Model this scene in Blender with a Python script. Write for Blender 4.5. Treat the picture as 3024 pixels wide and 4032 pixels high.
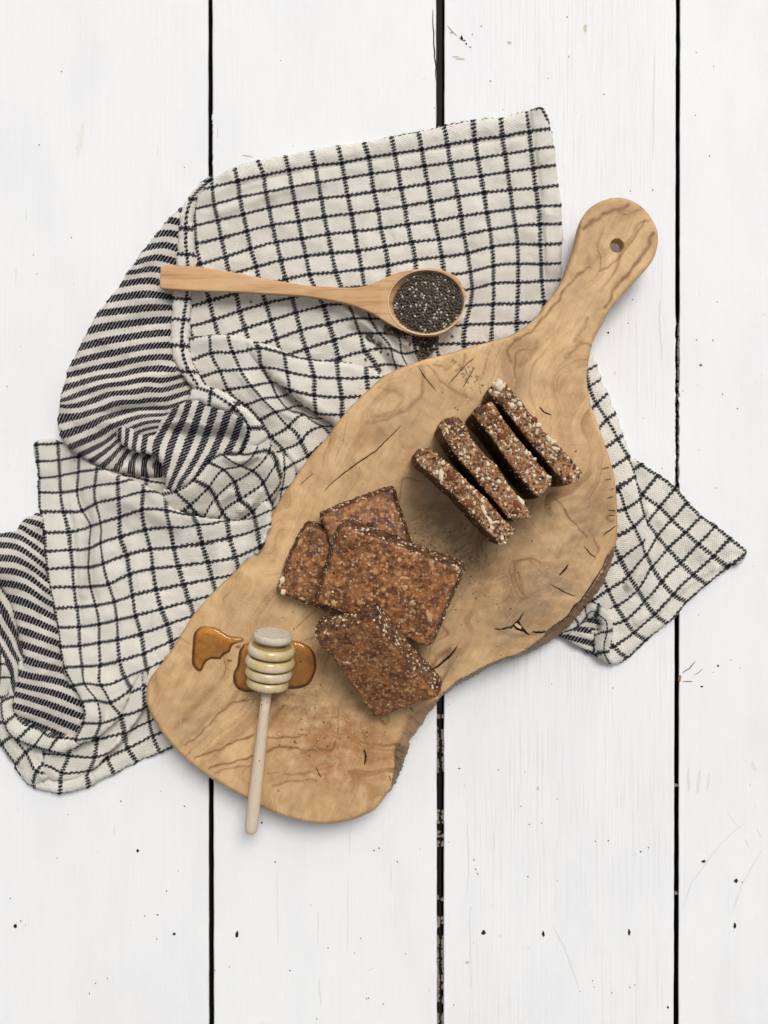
import bpy, bmesh, math, random
import numpy as np
from mathutils import Vector, Matrix, Quaternion, noise as mnoise
from mathutils.geometry import delaunay_2d_cdt
random.seed(7); rng = np.random.default_rng(7)
for o in list(bpy.data.objects): bpy.data.objects.remove(o)
SC = bpy.context.scene; COL = SC.collection
# ---------------------------------------------------------------- camera, sky, sun, exposure
S = 0.00015          # metres of table top per pixel of the 3024 x 4032 photograph
H = 0.52             # camera height above the table
cam = bpy.data.cameras.new('camera'); co = bpy.data.objects.new('camera', cam); COL.objects.link(co)
cam.sensor_fit = 'VERTICAL'; cam.angle = 2*math.atan(2016*S/H); cam.clip_start = 0.02; cam.clip_end = 50
co.location = (0, 0, H); SC.camera = co
SUN_EL, SUN_AZ = math.radians(56), math.radians(22)      # azimuth from +Y (top of picture) towards +X
w = bpy.data.worlds.new('World'); SC.world = w; w.use_nodes = True
nt = w.node_tree; bg = nt.nodes['Background']
sky = nt.nodes.new('ShaderNodeTexSky'); sky.sky_type = 'NISHITA'; sky.sun_disc = False
sky.sun_elevation = SUN_EL; sky.sun_rotation = SUN_AZ; sky.air_density = 1.0; sky.dust_density = 4.0
hs = nt.nodes.new('ShaderNodeHueSaturation'); hs.inputs['Saturation'].default_value = 0.16   # overcast: nearly white
nt.links.new(sky.outputs[0], hs.inputs['Color']); nt.links.new(hs.outputs[0], bg.inputs['Color'])
bg.inputs['Strength'].default_value = 0.085
sl = bpy.data.lights.new('sun', 'SUN'); sl.energy = 1.5; sl.angle = math.radians(27); sl.color = (1, .975, .94)
so = bpy.data.objects.new('sun', sl); COL.objects.link(so)
sd = Vector((math.sin(SUN_AZ)*math.cos(SUN_EL), math.cos(SUN_AZ)*math.cos(SUN_EL), math.sin(SUN_EL)))
so.rotation_euler = sd.to_track_quat('Z', 'Y').to_euler()
SC.view_settings.view_transform = 'Standard'; SC.view_settings.look = 'None'; SC.view_settings.gamma = 1
SC.view_settings.exposure = 0.32

# ---------------------------------------------------------------- helpers
def P(px, py, z=0.0):
    k = (H-z)/H
    return ((px-1512)*S*k, (2016-py)*S*k, z)
def Pn(px, py, z):
    k = (H-z)/H
    return np.stack([(px-1512)*S*k, (2016-py)*S*k, z], 1)
def zm(ox, oy, s):
    return lambda pts: [(ox+p[0]*s, oy+p[1]*s)+tuple(p[2:]) for p in pts]
Z1 = zm(0, 400, .72333); Z2 = zm(0, 1400, .72333); Z3 = zm(0, 2200, .72333); Z4 = zm(1100, 400, .72333)
Z5 = zm(1400, 1000, .3014); ZB = zm(700, 1250, .48222); ZC = zm(450, 1450, .42194); ZE = zm(0, 2600, .42194)
ZF = zm(2000, 1500, .6028); ZR = zm(1800, 2000, .48222); ZG = zm(0, 1950, .5903); ZK = zm(1000, 1850, .54250)
ZS = zm(1550, 1450, .48222); ZD = zm(700, 2350, .4522); ZH = zm(1900, 700, .48222); ZN = zm(500, 2400, .78360)
ZV = zm(0, 0, 1.8228); ZW = zm(1100, 1350, .8137); ZT = zm(1500, 2650, .27125)

def tag(o, label=None, cat=None, group=None, kind=None):
    if label: o['label'] = label
    if cat: o['category'] = cat
    if group: o['group'] = group
    if kind: o['kind'] = kind
    return o
def empty(name, loc=(0, 0, 0), rot=None):
    o = bpy.data.objects.new(name, None); COL.objects.link(o); o.location = loc; o.empty_display_size = .01
    if rot: o.rotation_euler = rot
    return o
def mesh(name, v, f, mats, parent=None, smooth=True, mi=None, uv=None):
    me = bpy.data.meshes.new(name)
    v = np.asarray(v, float)
    if parent is not None: v = v - np.array(parent_world(parent))
    me.from_pydata(v.tolist(), [], [tuple(int(i) for i in q) for q in f])
    for m in (mats if isinstance(mats, (list, tuple)) else [mats]): me.materials.append(m)
    if smooth: me.polygons.foreach_set('use_smooth', [True]*len(me.polygons))
    if mi is not None: me.polygons.foreach_set('material_index', [int(i) for i in mi])
    if uv is not None:
        ul = me.uv_layers.new(name='UVMap'); li = np.zeros(len(me.loops), int); me.loops.foreach_get('vertex_index', li)
        ul.data.foreach_set('uv', np.asarray(uv, float)[li].ravel())
    me.update()
    o = bpy.data.objects.new(name, me); COL.objects.link(o)
    if parent is not None: o.parent = parent
    return o
def parent_world(p):
    x = Vector((0, 0, 0))
    while p is not None: x += p.location; p = p.parent
    return x
def inpoly(x, y, poly):
    poly = np.asarray(poly)[:, :2]; r = np.zeros(len(x), bool); j = len(poly)-1
    for i in range(len(poly)):
        xi, yi = poly[i]; xj, yj = poly[j]
        c = ((yi > y) != (yj > y))
        t = np.where(c, (xj-xi)*(y-yi)/((yj-yi) if yj != yi else 1e-9)+xi, 0)
        r ^= c & (x < t); j = i
    return r
def dist_poly(x, y, poly, closed=True):
    poly = np.asarray(poly)[:, :2]; d = np.full(len(x), 1e9); n = len(poly)
    for i in range(n if closed else n-1):
        a = poly[i]; b = poly[(i+1) % n]; ab = b-a; L = max(ab@ab, 1e-9)
        t = np.clip(((x-a[0])*ab[0]+(y-a[1])*ab[1])/L, 0, 1)
        d = np.minimum(d, np.hypot(x-a[0]-t*ab[0], y-a[1]-t*ab[1]))
    return d
def smooth_closed(poly, step, closed=True):
    """Catmull-Rom through the points, resampled evenly"""
    p = np.asarray([q[:2] for q in poly], float); n = len(p); out = []
    m = n if closed else n-1
    for i in range(m):
        g = lambda k: p[k % n] if closed else p[min(max(k, 0), n-1)]
        p0, p1, p2, p3 = g(i-1), g(i), g(i+1), g(i+2)
        k = max(2, int(np.hypot(*(p2-p1))/step*2))
        for t in np.arange(k)/k:
            out.append(.5*((2*p1)+(-p0+p2)*t+(2*p0-5*p1+4*p2-p3)*t*t+(-p0+3*p1-3*p2+p3)*t**3))
    if not closed: out.append(p[-1])
    return resample(np.array(out), step, closed)
def resample(q, step=None, closed=True, n=None):
    q = np.asarray(q, float)
    if closed: q = np.vstack([q, q[:1]])
    L = np.r_[0, np.cumsum(np.hypot(*np.diff(q, axis=0).T))]
    if n is None: n = max(3, int(round(L[-1]/step)))
    t = np.linspace(0, L[-1], n+1)[:-1] if closed else np.linspace(0, L[-1], n)
    return np.stack([np.interp(t, L, q[:, 0]), np.interp(t, L, q[:, 1])], 1)
def tps(pts, vals, lam=0.0):
    c = np.asarray(pts, float)/500.; v = np.asarray(vals, float)
    if v.ndim == 1: v = v[:, None]
    n = len(c)
    def U(r2): return np.where(r2 > 1e-12, .5*r2*np.log(r2+1e-20), 0)
    K = U(((c[:, None]-c[None])**2).sum(2))+lam*np.eye(n)
    Pm = np.c_[np.ones(n), c]; A = np.block([[K, Pm], [Pm.T, np.zeros((3, 3))]])
    w_ = np.linalg.lstsq(A, np.vstack([v, np.zeros((3, v.shape[1]))]), rcond=None)[0]
    def f(x, y):
        q = np.stack([x, y], 1)/500.; out = np.zeros((len(q), v.shape[1]))
        for s in range(0, len(q), 8192):
            qq = q[s:s+8192]
            out[s:s+8192] = U(((qq[:, None]-c[None])**2).sum(2))@w_[:n]+np.c_[np.ones(len(qq)), qq]@w_[n:]
        return out
    return f
_pt = {}
def perlin(x, y, seed=0):
    if seed not in _pt:
        r = np.random.default_rng(1000+seed); a = r.uniform(0, 2*np.pi, (256, 256)); _pt[seed] = (np.cos(a), np.sin(a))
    gx, gy = _pt[seed]
    xi = np.floor(x).astype(int); yi = np.floor(y).astype(int); fx = x-xi; fy = y-yi
    u = fx**3*(fx*(fx*6-15)+10); v = fy**3*(fy*(fy*6-15)+10)
    def d(i, j):
        a, b = (xi+i) % 256, (yi+j) % 256
        return gx[a, b]*(fx-i)+gy[a, b]*(fy-j)
    return 1.4*((d(0, 0)*(1-u)+d(1, 0)*u)*(1-v)+(d(0, 1)*(1-u)+d(1, 1)*u)*v)
def fbm(x, y, o=4, seed=0):
    s = 0; a = 1; t = 0
    for k in range(o):
        s = s+a*perlin(x*2**k, y*2**k, seed+k); t += a; a *= .5
    return s/t
def tri_poly(poly, step, hole=None, jit=.25):
    """triangulate a pixel-space polygon with interior points; returns pts, tris"""
    poly = np.asarray(poly)[:, :2]
    x0, y0 = poly.min(0); x1, y1 = poly.max(0)
    gx, gy = np.meshgrid(np.arange(x0+step/2, x1, step), np.arange(y0+step/2, y1, step))
    gx[::2] += step/2
    gx = gx.ravel()+rng.uniform(-jit, jit, gx.size)*step; gy = gy.ravel()+rng.uniform(-jit, jit, gy.size)*step
    k = inpoly(gx, gy, poly) & (dist_poly(gx, gy, poly) > .55*step)
    if hole is not None: k &= ~inpoly(gx, gy, hole) & (dist_poly(gx, gy, hole) > .5*step)
    pts = [Vector(p) for p in poly]; n = len(poly); ed = [(i, (i+1) % n) for i in range(n)]
    if hole is not None:
        m = len(hole); pts += [Vector((float(a), float(b))) for a, b in hole]; ed += [(n+i, n+(i+1) % m) for i in range(m)]
    nb = len(pts)
    pts += [Vector((float(a), float(b))) for a, b in zip(gx[k], gy[k])]
    r = delaunay_2d_cdt(pts, ed, [], 1, 1e-4)
    V = np.array([tuple(p) for p in r[0]]); T = np.array([f for f in r[2] if len(f) == 3])
    c = V[T].mean(1); keep = inpoly(c[:, 0], c[:, 1], poly)
    if hole is not None: keep &= ~inpoly(c[:, 0], c[:, 1], hole)
    T = T[keep]
    a, b, cc = V[T[:, 0]], V[T[:, 1]], V[T[:, 2]]
    ar = (b[:, 0]-a[:, 0])*(cc[:, 1]-a[:, 1])-(b[:, 1]-a[:, 1])*(cc[:, 0]-a[:, 0])
    T = T[np.abs(ar) > 1e-6]; ar = ar[np.abs(ar) > 1e-6]
    T[ar > 0] = T[ar > 0][:, ::-1]         # y points down in pixels: make faces look up
    return V, T
def boundary_edges(T):
    e = {}
    for t in T.tolist():
        for i in range(3):
            a, b = t[i], t[(i+1) % 3]; k = (min(a, b), max(a, b))
            e[k] = None if k in e else (a, b)
    return [v for v in e.values() if v]

# ---------------------------------------------------------------- material helpers
class X:
    """tiny arithmetic wrapper over shader math nodes"""
    def __init__(s, t, sock): s.t = t; s.s = sock
    def op(s, o, *b, clamp=False):
        n = s.t.nodes.new('ShaderNodeMath'); n.operation = o; n.use_clamp = clamp
        for i, q in enumerate((s,)+b):
            if isinstance(q, X): s.t.links.new(q.s, n.inputs[i])
            else: n.inputs[i].default_value = q
        return X(s.t, n.outputs[0])
    def __add__(s, b): return s.op('ADD', b)
    def __sub__(s, b): return s.op('SUBTRACT', b)
    def __mul__(s, b): return s.op('MULTIPLY', b)
    def __rmul__(s, b): return s.op('MULTIPLY', b)
    def __radd__(s, b): return s.op('ADD', b)
    def lt(s, b): return s.op('LESS_THAN', b)
    def gt(s, b): return s.op('GREATER_THAN', b)
    def sin(s): return s.op('SINE')
    def abs(s): return s.op('ABSOLUTE')
    def mx(s, b): return s.op('MAXIMUM', b)
    def mn(s, b): return s.op('MINIMUM', b)
    def tri(s):    # distance to nearest integer
        return (s-s.op('ROUND')).abs()
    def step(s, a, b):
        n = s.t.nodes.new('ShaderNodeMapRange'); n.interpolation_type = 'SMOOTHSTEP'
        s.t.links.new(s.s, n.inputs[0]); n.inputs[1].default_value = a; n.inputs[2].default_value = b
        return X(s.t, n.outputs[0])
def new_mat(name, rough=.6, **kw):
    m = bpy.data.materials.new(name); m.use_nodes = True; t = m.node_tree; b = t.nodes['Principled BSDF']
    b.inputs['Roughness'].default_value = rough
    for k, v in kw.items(): b.inputs[k.replace('_', ' ')].default_value = v
    return m, t, b
def coords(t, which='Object'):
    return t.nodes.new('ShaderNodeTexCoord').outputs[which]
def geo_pos(t): return t.nodes.new('ShaderNodeNewGeometry').outputs['Position']
def scalev(t, vec, sc):
    n = t.nodes.new('ShaderNodeMapping'); t.links.new(vec, n.inputs[0]); n.inputs['Scale'].default_value = sc; return n.outputs[0]
def noise(t, vec, scale, detail=4, rough=.5, dist=0, out='Fac'):
    n = t.nodes.new('ShaderNodeTexNoise'); t.links.new(vec, n.inputs['Vector'])
    n.inputs['Scale'].default_value = scale; n.inputs['Detail'].default_value = detail
    n.inputs['Roughness'].default_value = rough; n.inputs['Distortion'].default_value = dist
    return X(t, n.outputs[0]) if out == 'Fac' else n.outputs[1]
def voro(t, vec, scale, feat='F1', out='Distance', rand=1):
    n = t.nodes.new('ShaderNodeTexVoronoi'); t.links.new(vec, n.inputs['Vector']); n.feature = feat
    n.inputs['Scale'].default_value = scale; n.inputs['Randomness'].default_value = rand
    return X(t, n.outputs[out]) if out == 'Distance' else n.outputs[out]
def mix(t, fac, a, b):
    n = t.nodes.new('ShaderNodeMix'); n.data_type = 'RGBA'
    if isinstance(fac, X): t.links.new(fac.s, n.inputs[0])
    else: n.inputs[0].default_value = fac
    for i, q in ((6, a), (7, b)):
        if isinstance(q, tuple): n.inputs[i].default_value = q+(1,) if len(q) == 3 else q
        else: t.links.new(q, n.inputs[i])
    return n.outputs[2]
def bump(t, b, h, dist, strength=1.0, prev=None):
    n = t.nodes.new('ShaderNodeBump'); n.inputs['Distance'].default_value = dist; n.inputs['Strength'].default_value = strength
    t.links.new(h.s, n.inputs['Height'])
    if prev is not None: t.links.new(prev, n.inputs['Normal'])
    t.links.new(n.outputs[0], b.inputs['Normal']); return n.outputs[0]
def sepxyz(t, v):
    n = t.nodes.new('ShaderNodeSeparateXYZ'); t.links.new(v, n.inputs[0]); return [X(t, o) for o in n.outputs]

# ---------------------------------------------------------------- table
def mat_paint():
    m, t, b = new_mat('white_painted_wood', .55)
    p = geo_pos(t); x, y, z = sepxyz(t, p)
    oi = t.nodes.new('ShaderNodeObjectInfo')
    gr = noise(t, scalev(t, p, (1, .018, 1)), 900, 3, .6)
    gr2 = noise(t, scalev(t, p, (1, .03, 1)), 330, 3, .6, .3)
    big = noise(t, p, 14, 3); fine = noise(t, p, 2600, 2, .7)
    # grain shows most on the third board, between the second and third gap
    band = x.step(.03, .06)*(x.step(.165, .172)*-1+1)
    g = gr.step(.5, .72)*(band*.55+.07)*big.step(.35, .65)
    col = mix(t, g, (.822, .822, .822), (.60, .58, .565)); col = mix(t, noise(t, scalev(t, p, (1, .35, 1)), 24, 4, .6).step(.42, .7)*.45, col, (.73, .73, .74))
    warm = noise(t, p, 7, 2)
    col = mix(t, warm.step(.45, .75)*.35, col, (.80, .79, .75))
    sm = noise(t, scalev(t, p, (1, .25, 1)), 26, 5, .6)
    col = mix(t, sm.step(.66, .8)*.34, col, (.58, .53, .48))
    vd = voro(t, p, 95); vn = noise(t, p, 40, 2)
    specks = vd.lt(.05)*vn.step(.50, .56)
    vd2 = voro(t, scalev(t, p, (1, .5, 1)), 210); specks = specks.mx(vd2.lt(.07)*noise(t, p, 23, 2).step(.6, .62))
    col = mix(t, specks*.85, col, (.12, .09, .07))
    sc = noise(t, scalev(t, p, (1, .1, 1)), 240, 4, .7); scm = noise(t, p, 11, 2).step(.55, .68)
    col = mix(t, sc.step(.64, .72)*scm*.6, col, (.42, .38, .34))
    col = mix(t, fine*.13, col, (.60, .60, .60))
    t.links.new(col, b.inputs['Base Color'])
    h = gr*(.6*band+.10)+gr2*.4+fine*.4
    bump(t, b, h, .0006, .7)
    return m
def flat_mat(name, col, rough=.7, nz=None, **kw):
    m, t, b = new_mat(name, rough, **kw)
    b.inputs['Base Color'].default_value = col+(1,); b.inputs['Specular IOR Level'].default_value = .2
    if nz:
        p = geo_pos(t); n = noise(t, p, nz[0], 4, .6)
        c2 = tuple(c*nz[1] for c in col)
        t.links.new(mix(t, n, col, c2), b.inputs['Base Color']); bump(t, b, n, nz[2] if len(nz) > 2 else .0003)
    return m
M_paint = mat_paint()
M_raw = flat_mat('dark_weathered_wood', (.035, .022, .015), .9, (300, .4))
M_hole = flat_mat('rusty_nail_hole', (.05, .022, .015), .9, (900, .3))
M_chip = flat_mat('chipped_paint', (.27, .235, .19), .8, (700, .6))
M_floor = flat_mat('dark_ground', (.02, .018, .015), 1)

g = mesh('ground', [(-2, -2, -.7), (2, -2, -.7), (2, 2, -.7), (-2, 2, -.7)], [(0, 1, 2, 3)], M_floor, None, False); g['kind'] = 'structure'
table = empty('table', (0, 0, 0)); tag(table, 'white painted wooden table of wide boards with dark gaps under everything', 'table')
Y0, Y1 = -500, 4532
def edge_line(a, b, jits, bias, seed):
    r = random.Random(seed); out = []; y = Y0
    while y < Y1:
        x = a+(b-a)*y/4032.; amp = 1.0
        for (ya, yb, k) in jits:
            if ya <= y <= yb: amp = k
        out.append((x+bias*abs(r.gauss(0, 1))*amp*.8*(1 if amp > 1.5 else .6)+r.uniform(-.5, .5), y))
        y += r.uniform(7, 16) if amp > 1.5 else r.uniform(30, 60)
    out.append((b, Y1)); return out
rag2 = [(2813, 2821, 6), (2864, 3035, 6), (3190, 3236, 6), (3275, 3290, 7), (3312, 3325, 7), (3525, 3540, 7), (3610, 3650, 6), (3685, 3945, 5.5), (3990, 4032, 6)]
rag3 = [(1255, 1490, 2.2), (1530, 1900, 3.2)]
edges = [(edge_line(-700, -700, [], 0, 1), edge_line(820, 823, [(2300, 4032, 1)], 1, 2)),
         (edge_line(837, 843, [(400, 660, 2.2)], -1, 3), edge_line(1717, 1720, rag2, 0.15, 4)),
         (edge_line(1750, 1747, rag2, -.15, 5), edge_line(2661, 2652, rag3, 1, 6)),
         (edge_line(2677, 2671, rag3, -1, 7), edge_line(3750, 3750, [], 0, 8))]
# second board's upper right corner is nicked along the gap
planks = []
for k, (le, ri) in enumerate(edges):
    zt = (0, .0004, 0, -.0005)[k]
    poly = le+ri[::-1]; n = len(poly); bev = 3.0
    cx = (le[0][0]+ri[0][0])/2
    v = []; f = []; mi = []
    top = [P(x+(bev if x < cx else -bev), y, zt) for x, y in poly]; mid = [P(x, y, zt-.0006) for x, y in poly]
    low = [(x_, y_, -.0035) for x_, y_, _ in mid]; bot = [(x_, y_, -.022) for x_, y_, _ in mid]
    v = top+mid+low+bot
    # top as strips of quads between left and right edges would need equal counts: use one tessellated polygon
    from mathutils.geometry import tessellate_polygon
    tt = tessellate_polygon([[Vector(q) for q in top]])
    for a in tt:
        A, B, C = [Vector(top[i]) for i in a]
        f.append(a if (B-A).cross(C-A).z > 0 else a[::-1]); mi.append(0)
    for L_ in range(3):
        for i in range(n):
            j = (i+1) % n; f.append((L_*n+i, (L_+1)*n+i, (L_+1)*n+j, L_*n+j)); mi.append(0 if L_ == 0 else 1)
    pl = mesh('plank', v, f, [M_paint, M_raw], table, False, mi); planks.append(pl)
pl_of = lambda px: planks[0 if px < 830 else 1 if px < 1733 else 2 if px < 2665 else 3]
def blob(name, px, py, rx, ry, z, mat, parent, seed=0, lift=.0001, n=11):
    r = random.Random(seed); c = P(px, py, z+lift)
    ring = [(px+rx*math.cos(a)*r.uniform(.6, 1.2), py+ry*math.sin(a)*r.uniform(.6, 1.2)) for a in [2*math.pi*i/n for i in range(n)]]
    v = [c]+[P(x, y, z+lift*.5) for x, y in ring]
    return mesh(name, v, [(0, (i+1) % n+1, i+1) for i in range(n)], mat, parent)
for i, (x, y, rx, ry) in enumerate([(1904, 3673, 9, 10), (2140, 3678, 6, 12), (2478, 3671, 6, 14), (2899, 3469, 8, 9), (2894, 3645, 7, 12), (60, 3646, 7, 9),
        (542, 3350, 6, 7), (685, 3678, 8, 6), (933, 3680, 8, 16), (2770, 3392, 9, 7), (2395, 1310, 4, 5), (1818, 150, 6, 10), (1836, 172, 4, 4)]):
    p_ = pl_of(x); zz = (0, .0004, 0, -.0005)[planks.index(p_)]
    blob('nail_hole', x, y, rx*1.0, ry*1.0, zz+.00015, M_hole, p_, i)
M_scuff = flat_mat('grey_scuff', (.70, .69, .67), .7); M_rust = flat_mat('brown_mark', (.30, .19, .12), .8, (500, .5)); M_beige = flat_mat('beige_stain', (.66, .56, .45), .7, (500, .8))
def ribbon(name, pts, wd, mat, parent, lift=.00012):
    q = resample(np.array(pts, float), None, False, n=max(5, len(pts)*4)); tg = np.gradient(q, axis=0); tg /= np.hypot(tg[:, 0], tg[:, 1])[:, None]; nr = np.stack([-tg[:, 1], tg[:, 0]], 1)
    u = np.linspace(0, 1, len(q)); q = q+nr*(perlin(q[:, 0]/23, q[:, 1]/23, 75)*3)[:, None]; hw = wd*np.sqrt(4*u*(1-u)+.02)*(1+.6*perlin(u*8+pts[0][0], u*0, 76)); a = q+nr*hw[:, None]; b = q-nr*hw[:, None]
    zz = (0, .0004, 0, -.0005)[planks.index(parent)]+lift
    v = [P(x, y, zz) for x, y in a]+[P(x, y, zz) for x, y in b]; n = len(q)
    return mesh(name, v, [(i, n+i, n+i+1, i+1) for i in range(n-1)], mat, parent, False)
zq = zm(1600, 0, .8583); z7 = zm(2300, 1100, .7685); z4 = zm(1500, 3000, .9186); z5 = zm(0, 3000, .9645)
for fn, lst in ((zq, [(250,175,7,3,'h'),(266,186,6,3,'h'),(293,215,6,2,'h'),(205,150,6,2,'b'),(472,196,9,7,'s'),(822,128,8,17,'s'),(385,372,3,3,'h'),(907,433,3,3,'h'),(738,78,3,3,'h'),(1130,872,3,3,'h'),(250,270,22,4,'s'),(1330,240,3,2,'h'),(225,260,14,3,'s'),(1390,715,3,3,'h'),(1410,305,2,2,'h')]),
                (z7, [(686,1980,6,5,'b'),(490,2045,6,16,'b'),(530,2060,20,3,'b'),(603,2086,6,4,'h'),(598,440,6,6,'b'),(158,480,7,9,'c'),(675,1070,8,5,'c'),(590,875,4,4,'c'),(577,310,3,3,'h'),(660,312,3,3,'h'),(710,588,3,3,'h'),(785,662,3,3,'h'),(868,1470,5,4,'c'),(920,182,4,4,'c')]),
                (z4, [(672,114,6,8,'s'),(372,860,9,7,'s'),(335,28,5,3,'h'),(512,746,5,5,'c'),(480,615,4,4,'c'),(632,796,4,5,'c'),(1113,385,4,3,'h'),(1092,397,5,7,'c'),(920,340,3,3,'h'),(975,338,3,3,'h'),(1147,367,3,3,'h'),(1605,190,4,4,'c'),(1230,1052,4,6,'h'),(385,628,4,9,'c'),(360,100,4,9,'c'),(70,428,2,2,'h'),(636,268,3,3,'h'),(689,262,3,3,'h'),(913,965,2,2,'h'),(1392,430,7,5,'c')]),
                (z5, [(680,527,3,3,'h'),(400,370,4,4,'c'),(643,624,4,4,'h'),(640,723,3,3,'h'),(85,650,3,3,'h'),(104,667,2,2,'h'),(1123,409,3,4,'h'),(1527,362,4,3,'h'),(1548,352,3,3,'h'),(1622,408,3,3,'h'),(1184,852,4,3,'h'),(1504,964,4,3,'h'),(233,393,2,2,'h'),(753,181,4,3,'h'),(1069,248,4,4,'h')])):
    for i, (a, b, rx, ry, kd) in enumerate(lst):
        x, y = fn([(a, b)])[0]; p_ = pl_of(x); zz = (0, .0004, 0, -.0005)[planks.index(p_)]
        blob('paint_mark', x, y, rx, ry, zz+.0001, {'h': M_hole, 's': M_beige, 'b': M_rust, 'c': M_scuff}[kd], p_, 50+i, .00008, 9)
for fn, pts, wd, m_ in [(z4, [(1290,640),(1330,520),(1400,425),(1440,370),(1510,300),(1570,260)], 2.0, M_scuff), (z4, [(1500,660),(1560,500),(1640,370)], 1.6, M_scuff), (z4, [(1480,210),(1540,290)], 1.2, M_scuff), (z4, [(1562,330),(1580,368)], 2, M_scuff), (z4, [(1610,290),(1632,325)], 2, M_scuff), (z4, [(735,700),(790,800),(850,975)], 3.5, M_scuff),
        (z4, [(1318,20),(1322,130)], 6, M_scuff), (z4, [(1368,30),(1358,140)], 6, M_scuff), (z4, [(1408,50),(1400,120)], 4, M_scuff), (z4, [(1590,0),(1610,40)], 6, M_scuff), (z4, [(370,270),(378,420),(372,560)], 2.5, M_scuff), (z4, [(380,620),(384,800),(388,980)], 2.5, M_scuff), (z4, [(485,290),(484,380)], 2.5, M_scuff), (z4, [(45,430),(42,560)], 1.6, M_scuff),
        (z7, [(500,2018),(540,1995),(572,1955)], 2.2, M_rust), (z7, [(560,2030),(612,1995)], 1.2, M_rust), (z7, [(392,100),(385,210),(395,320),(398,420)], 3, M_scuff), (z5, [(470,255),(465,290),(474,300)], 2.5, M_scuff), (z5, [(1300,880),(1312,1000)], 2.5, M_scuff), (z5, [(1130,430),(1135,760)], 1.8, M_scuff), (z5, [(1300,600),(1298,760)], 1.6, M_scuff), (z5, [(1420,460),(1418,800)], 1.5, M_scuff), (z5, [(1500,855),(1532,838)], 2, M_scuff), (z5, [(1435,245),(1425,330),(1430,380)], 1.8, M_scuff),
        (zq, [(188,115),(215,150),(235,165)], 1.5, M_rust), (zq, [(120,40),(124,150),(130,260),(136,370)], 2.4, M_raw), (zq, [(1140,200),(1136,450),(1132,740)], 2.0, M_scuff), (zm(0,400,.72333), [(455,110),(440,180),(425,290)], 9, flat_mat('faint_stain', (.76, .735, .70), .7)), (zm(0,400,.72333), [(862,235),(856,300)], 1.5, M_scuff), (zm(0,400,.72333), [(1320,293),(1380,303)], 1.2, M_rust)]:
    q = [tuple(p) for p in fn(pts)]; ribbon('scuff_mark', q, wd, m_, pl_of(q[0][0]))
# chips of paint hanging on the sides of the gap, a little below the surface
def chips(x, side, ranges, parent, seed):
    r = random.Random(seed); v = []; f = []
    for (a, b, wd) in ranges:
        y = a
        while y < b:
            h_ = r.uniform(5, 14); wdt = wd*r.uniform(.5, 1.15)
            if r.random() < .82:
                i = len(v); z = -.0012
                v += [P(x-side*1.0, y-2, z), P(x-side*1.0, y+h_+2, z), P(x+side*wdt, y+h_*r.uniform(.6, 1), z-.0004), P(x+side*wdt*r.uniform(.6, 1.1), y+h_*r.uniform(0, .4), z-.0003)]
                v += [(q[0], q[1], q[2]-.0012) for q in v[i:i+4]]
                f += [(i, i+1, i+2, i+3), (i+3, i+2, i+6, i+7), (i, i+3, i+7, i+4), (i+1, i+5, i+6, i+2), (i, i+4, i+5, i+1), (i+4, i+7, i+6, i+5)]
            y += h_*.8
    if v:
        o = mesh('paint_chips', v, f, M_chip, parent, False); o['kind'] = 'stuff'
R2 = [(2813, 2823, 14), (2864, 3035, 8), (3190, 3236, 10), (3272, 3292, 14), (3312, 3328, 13), (3525, 3540, 12), (3610, 3650, 11), (3685, 3945, 9), (3990, 4032, 10)]
chips(1722, 1, R2, planks[1], 21); chips(1746, -1, R2, planks[2], 22)
chips(2674, -1, [(1260, 1490, 7), (1500, 1560, 9), (1590, 1900, 6)], planks[3], 23); chips(2657, 1, [(1510, 1900, 5), (3088, 3092, 18), (3510, 3514, 18)], planks[2], 24)

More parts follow.
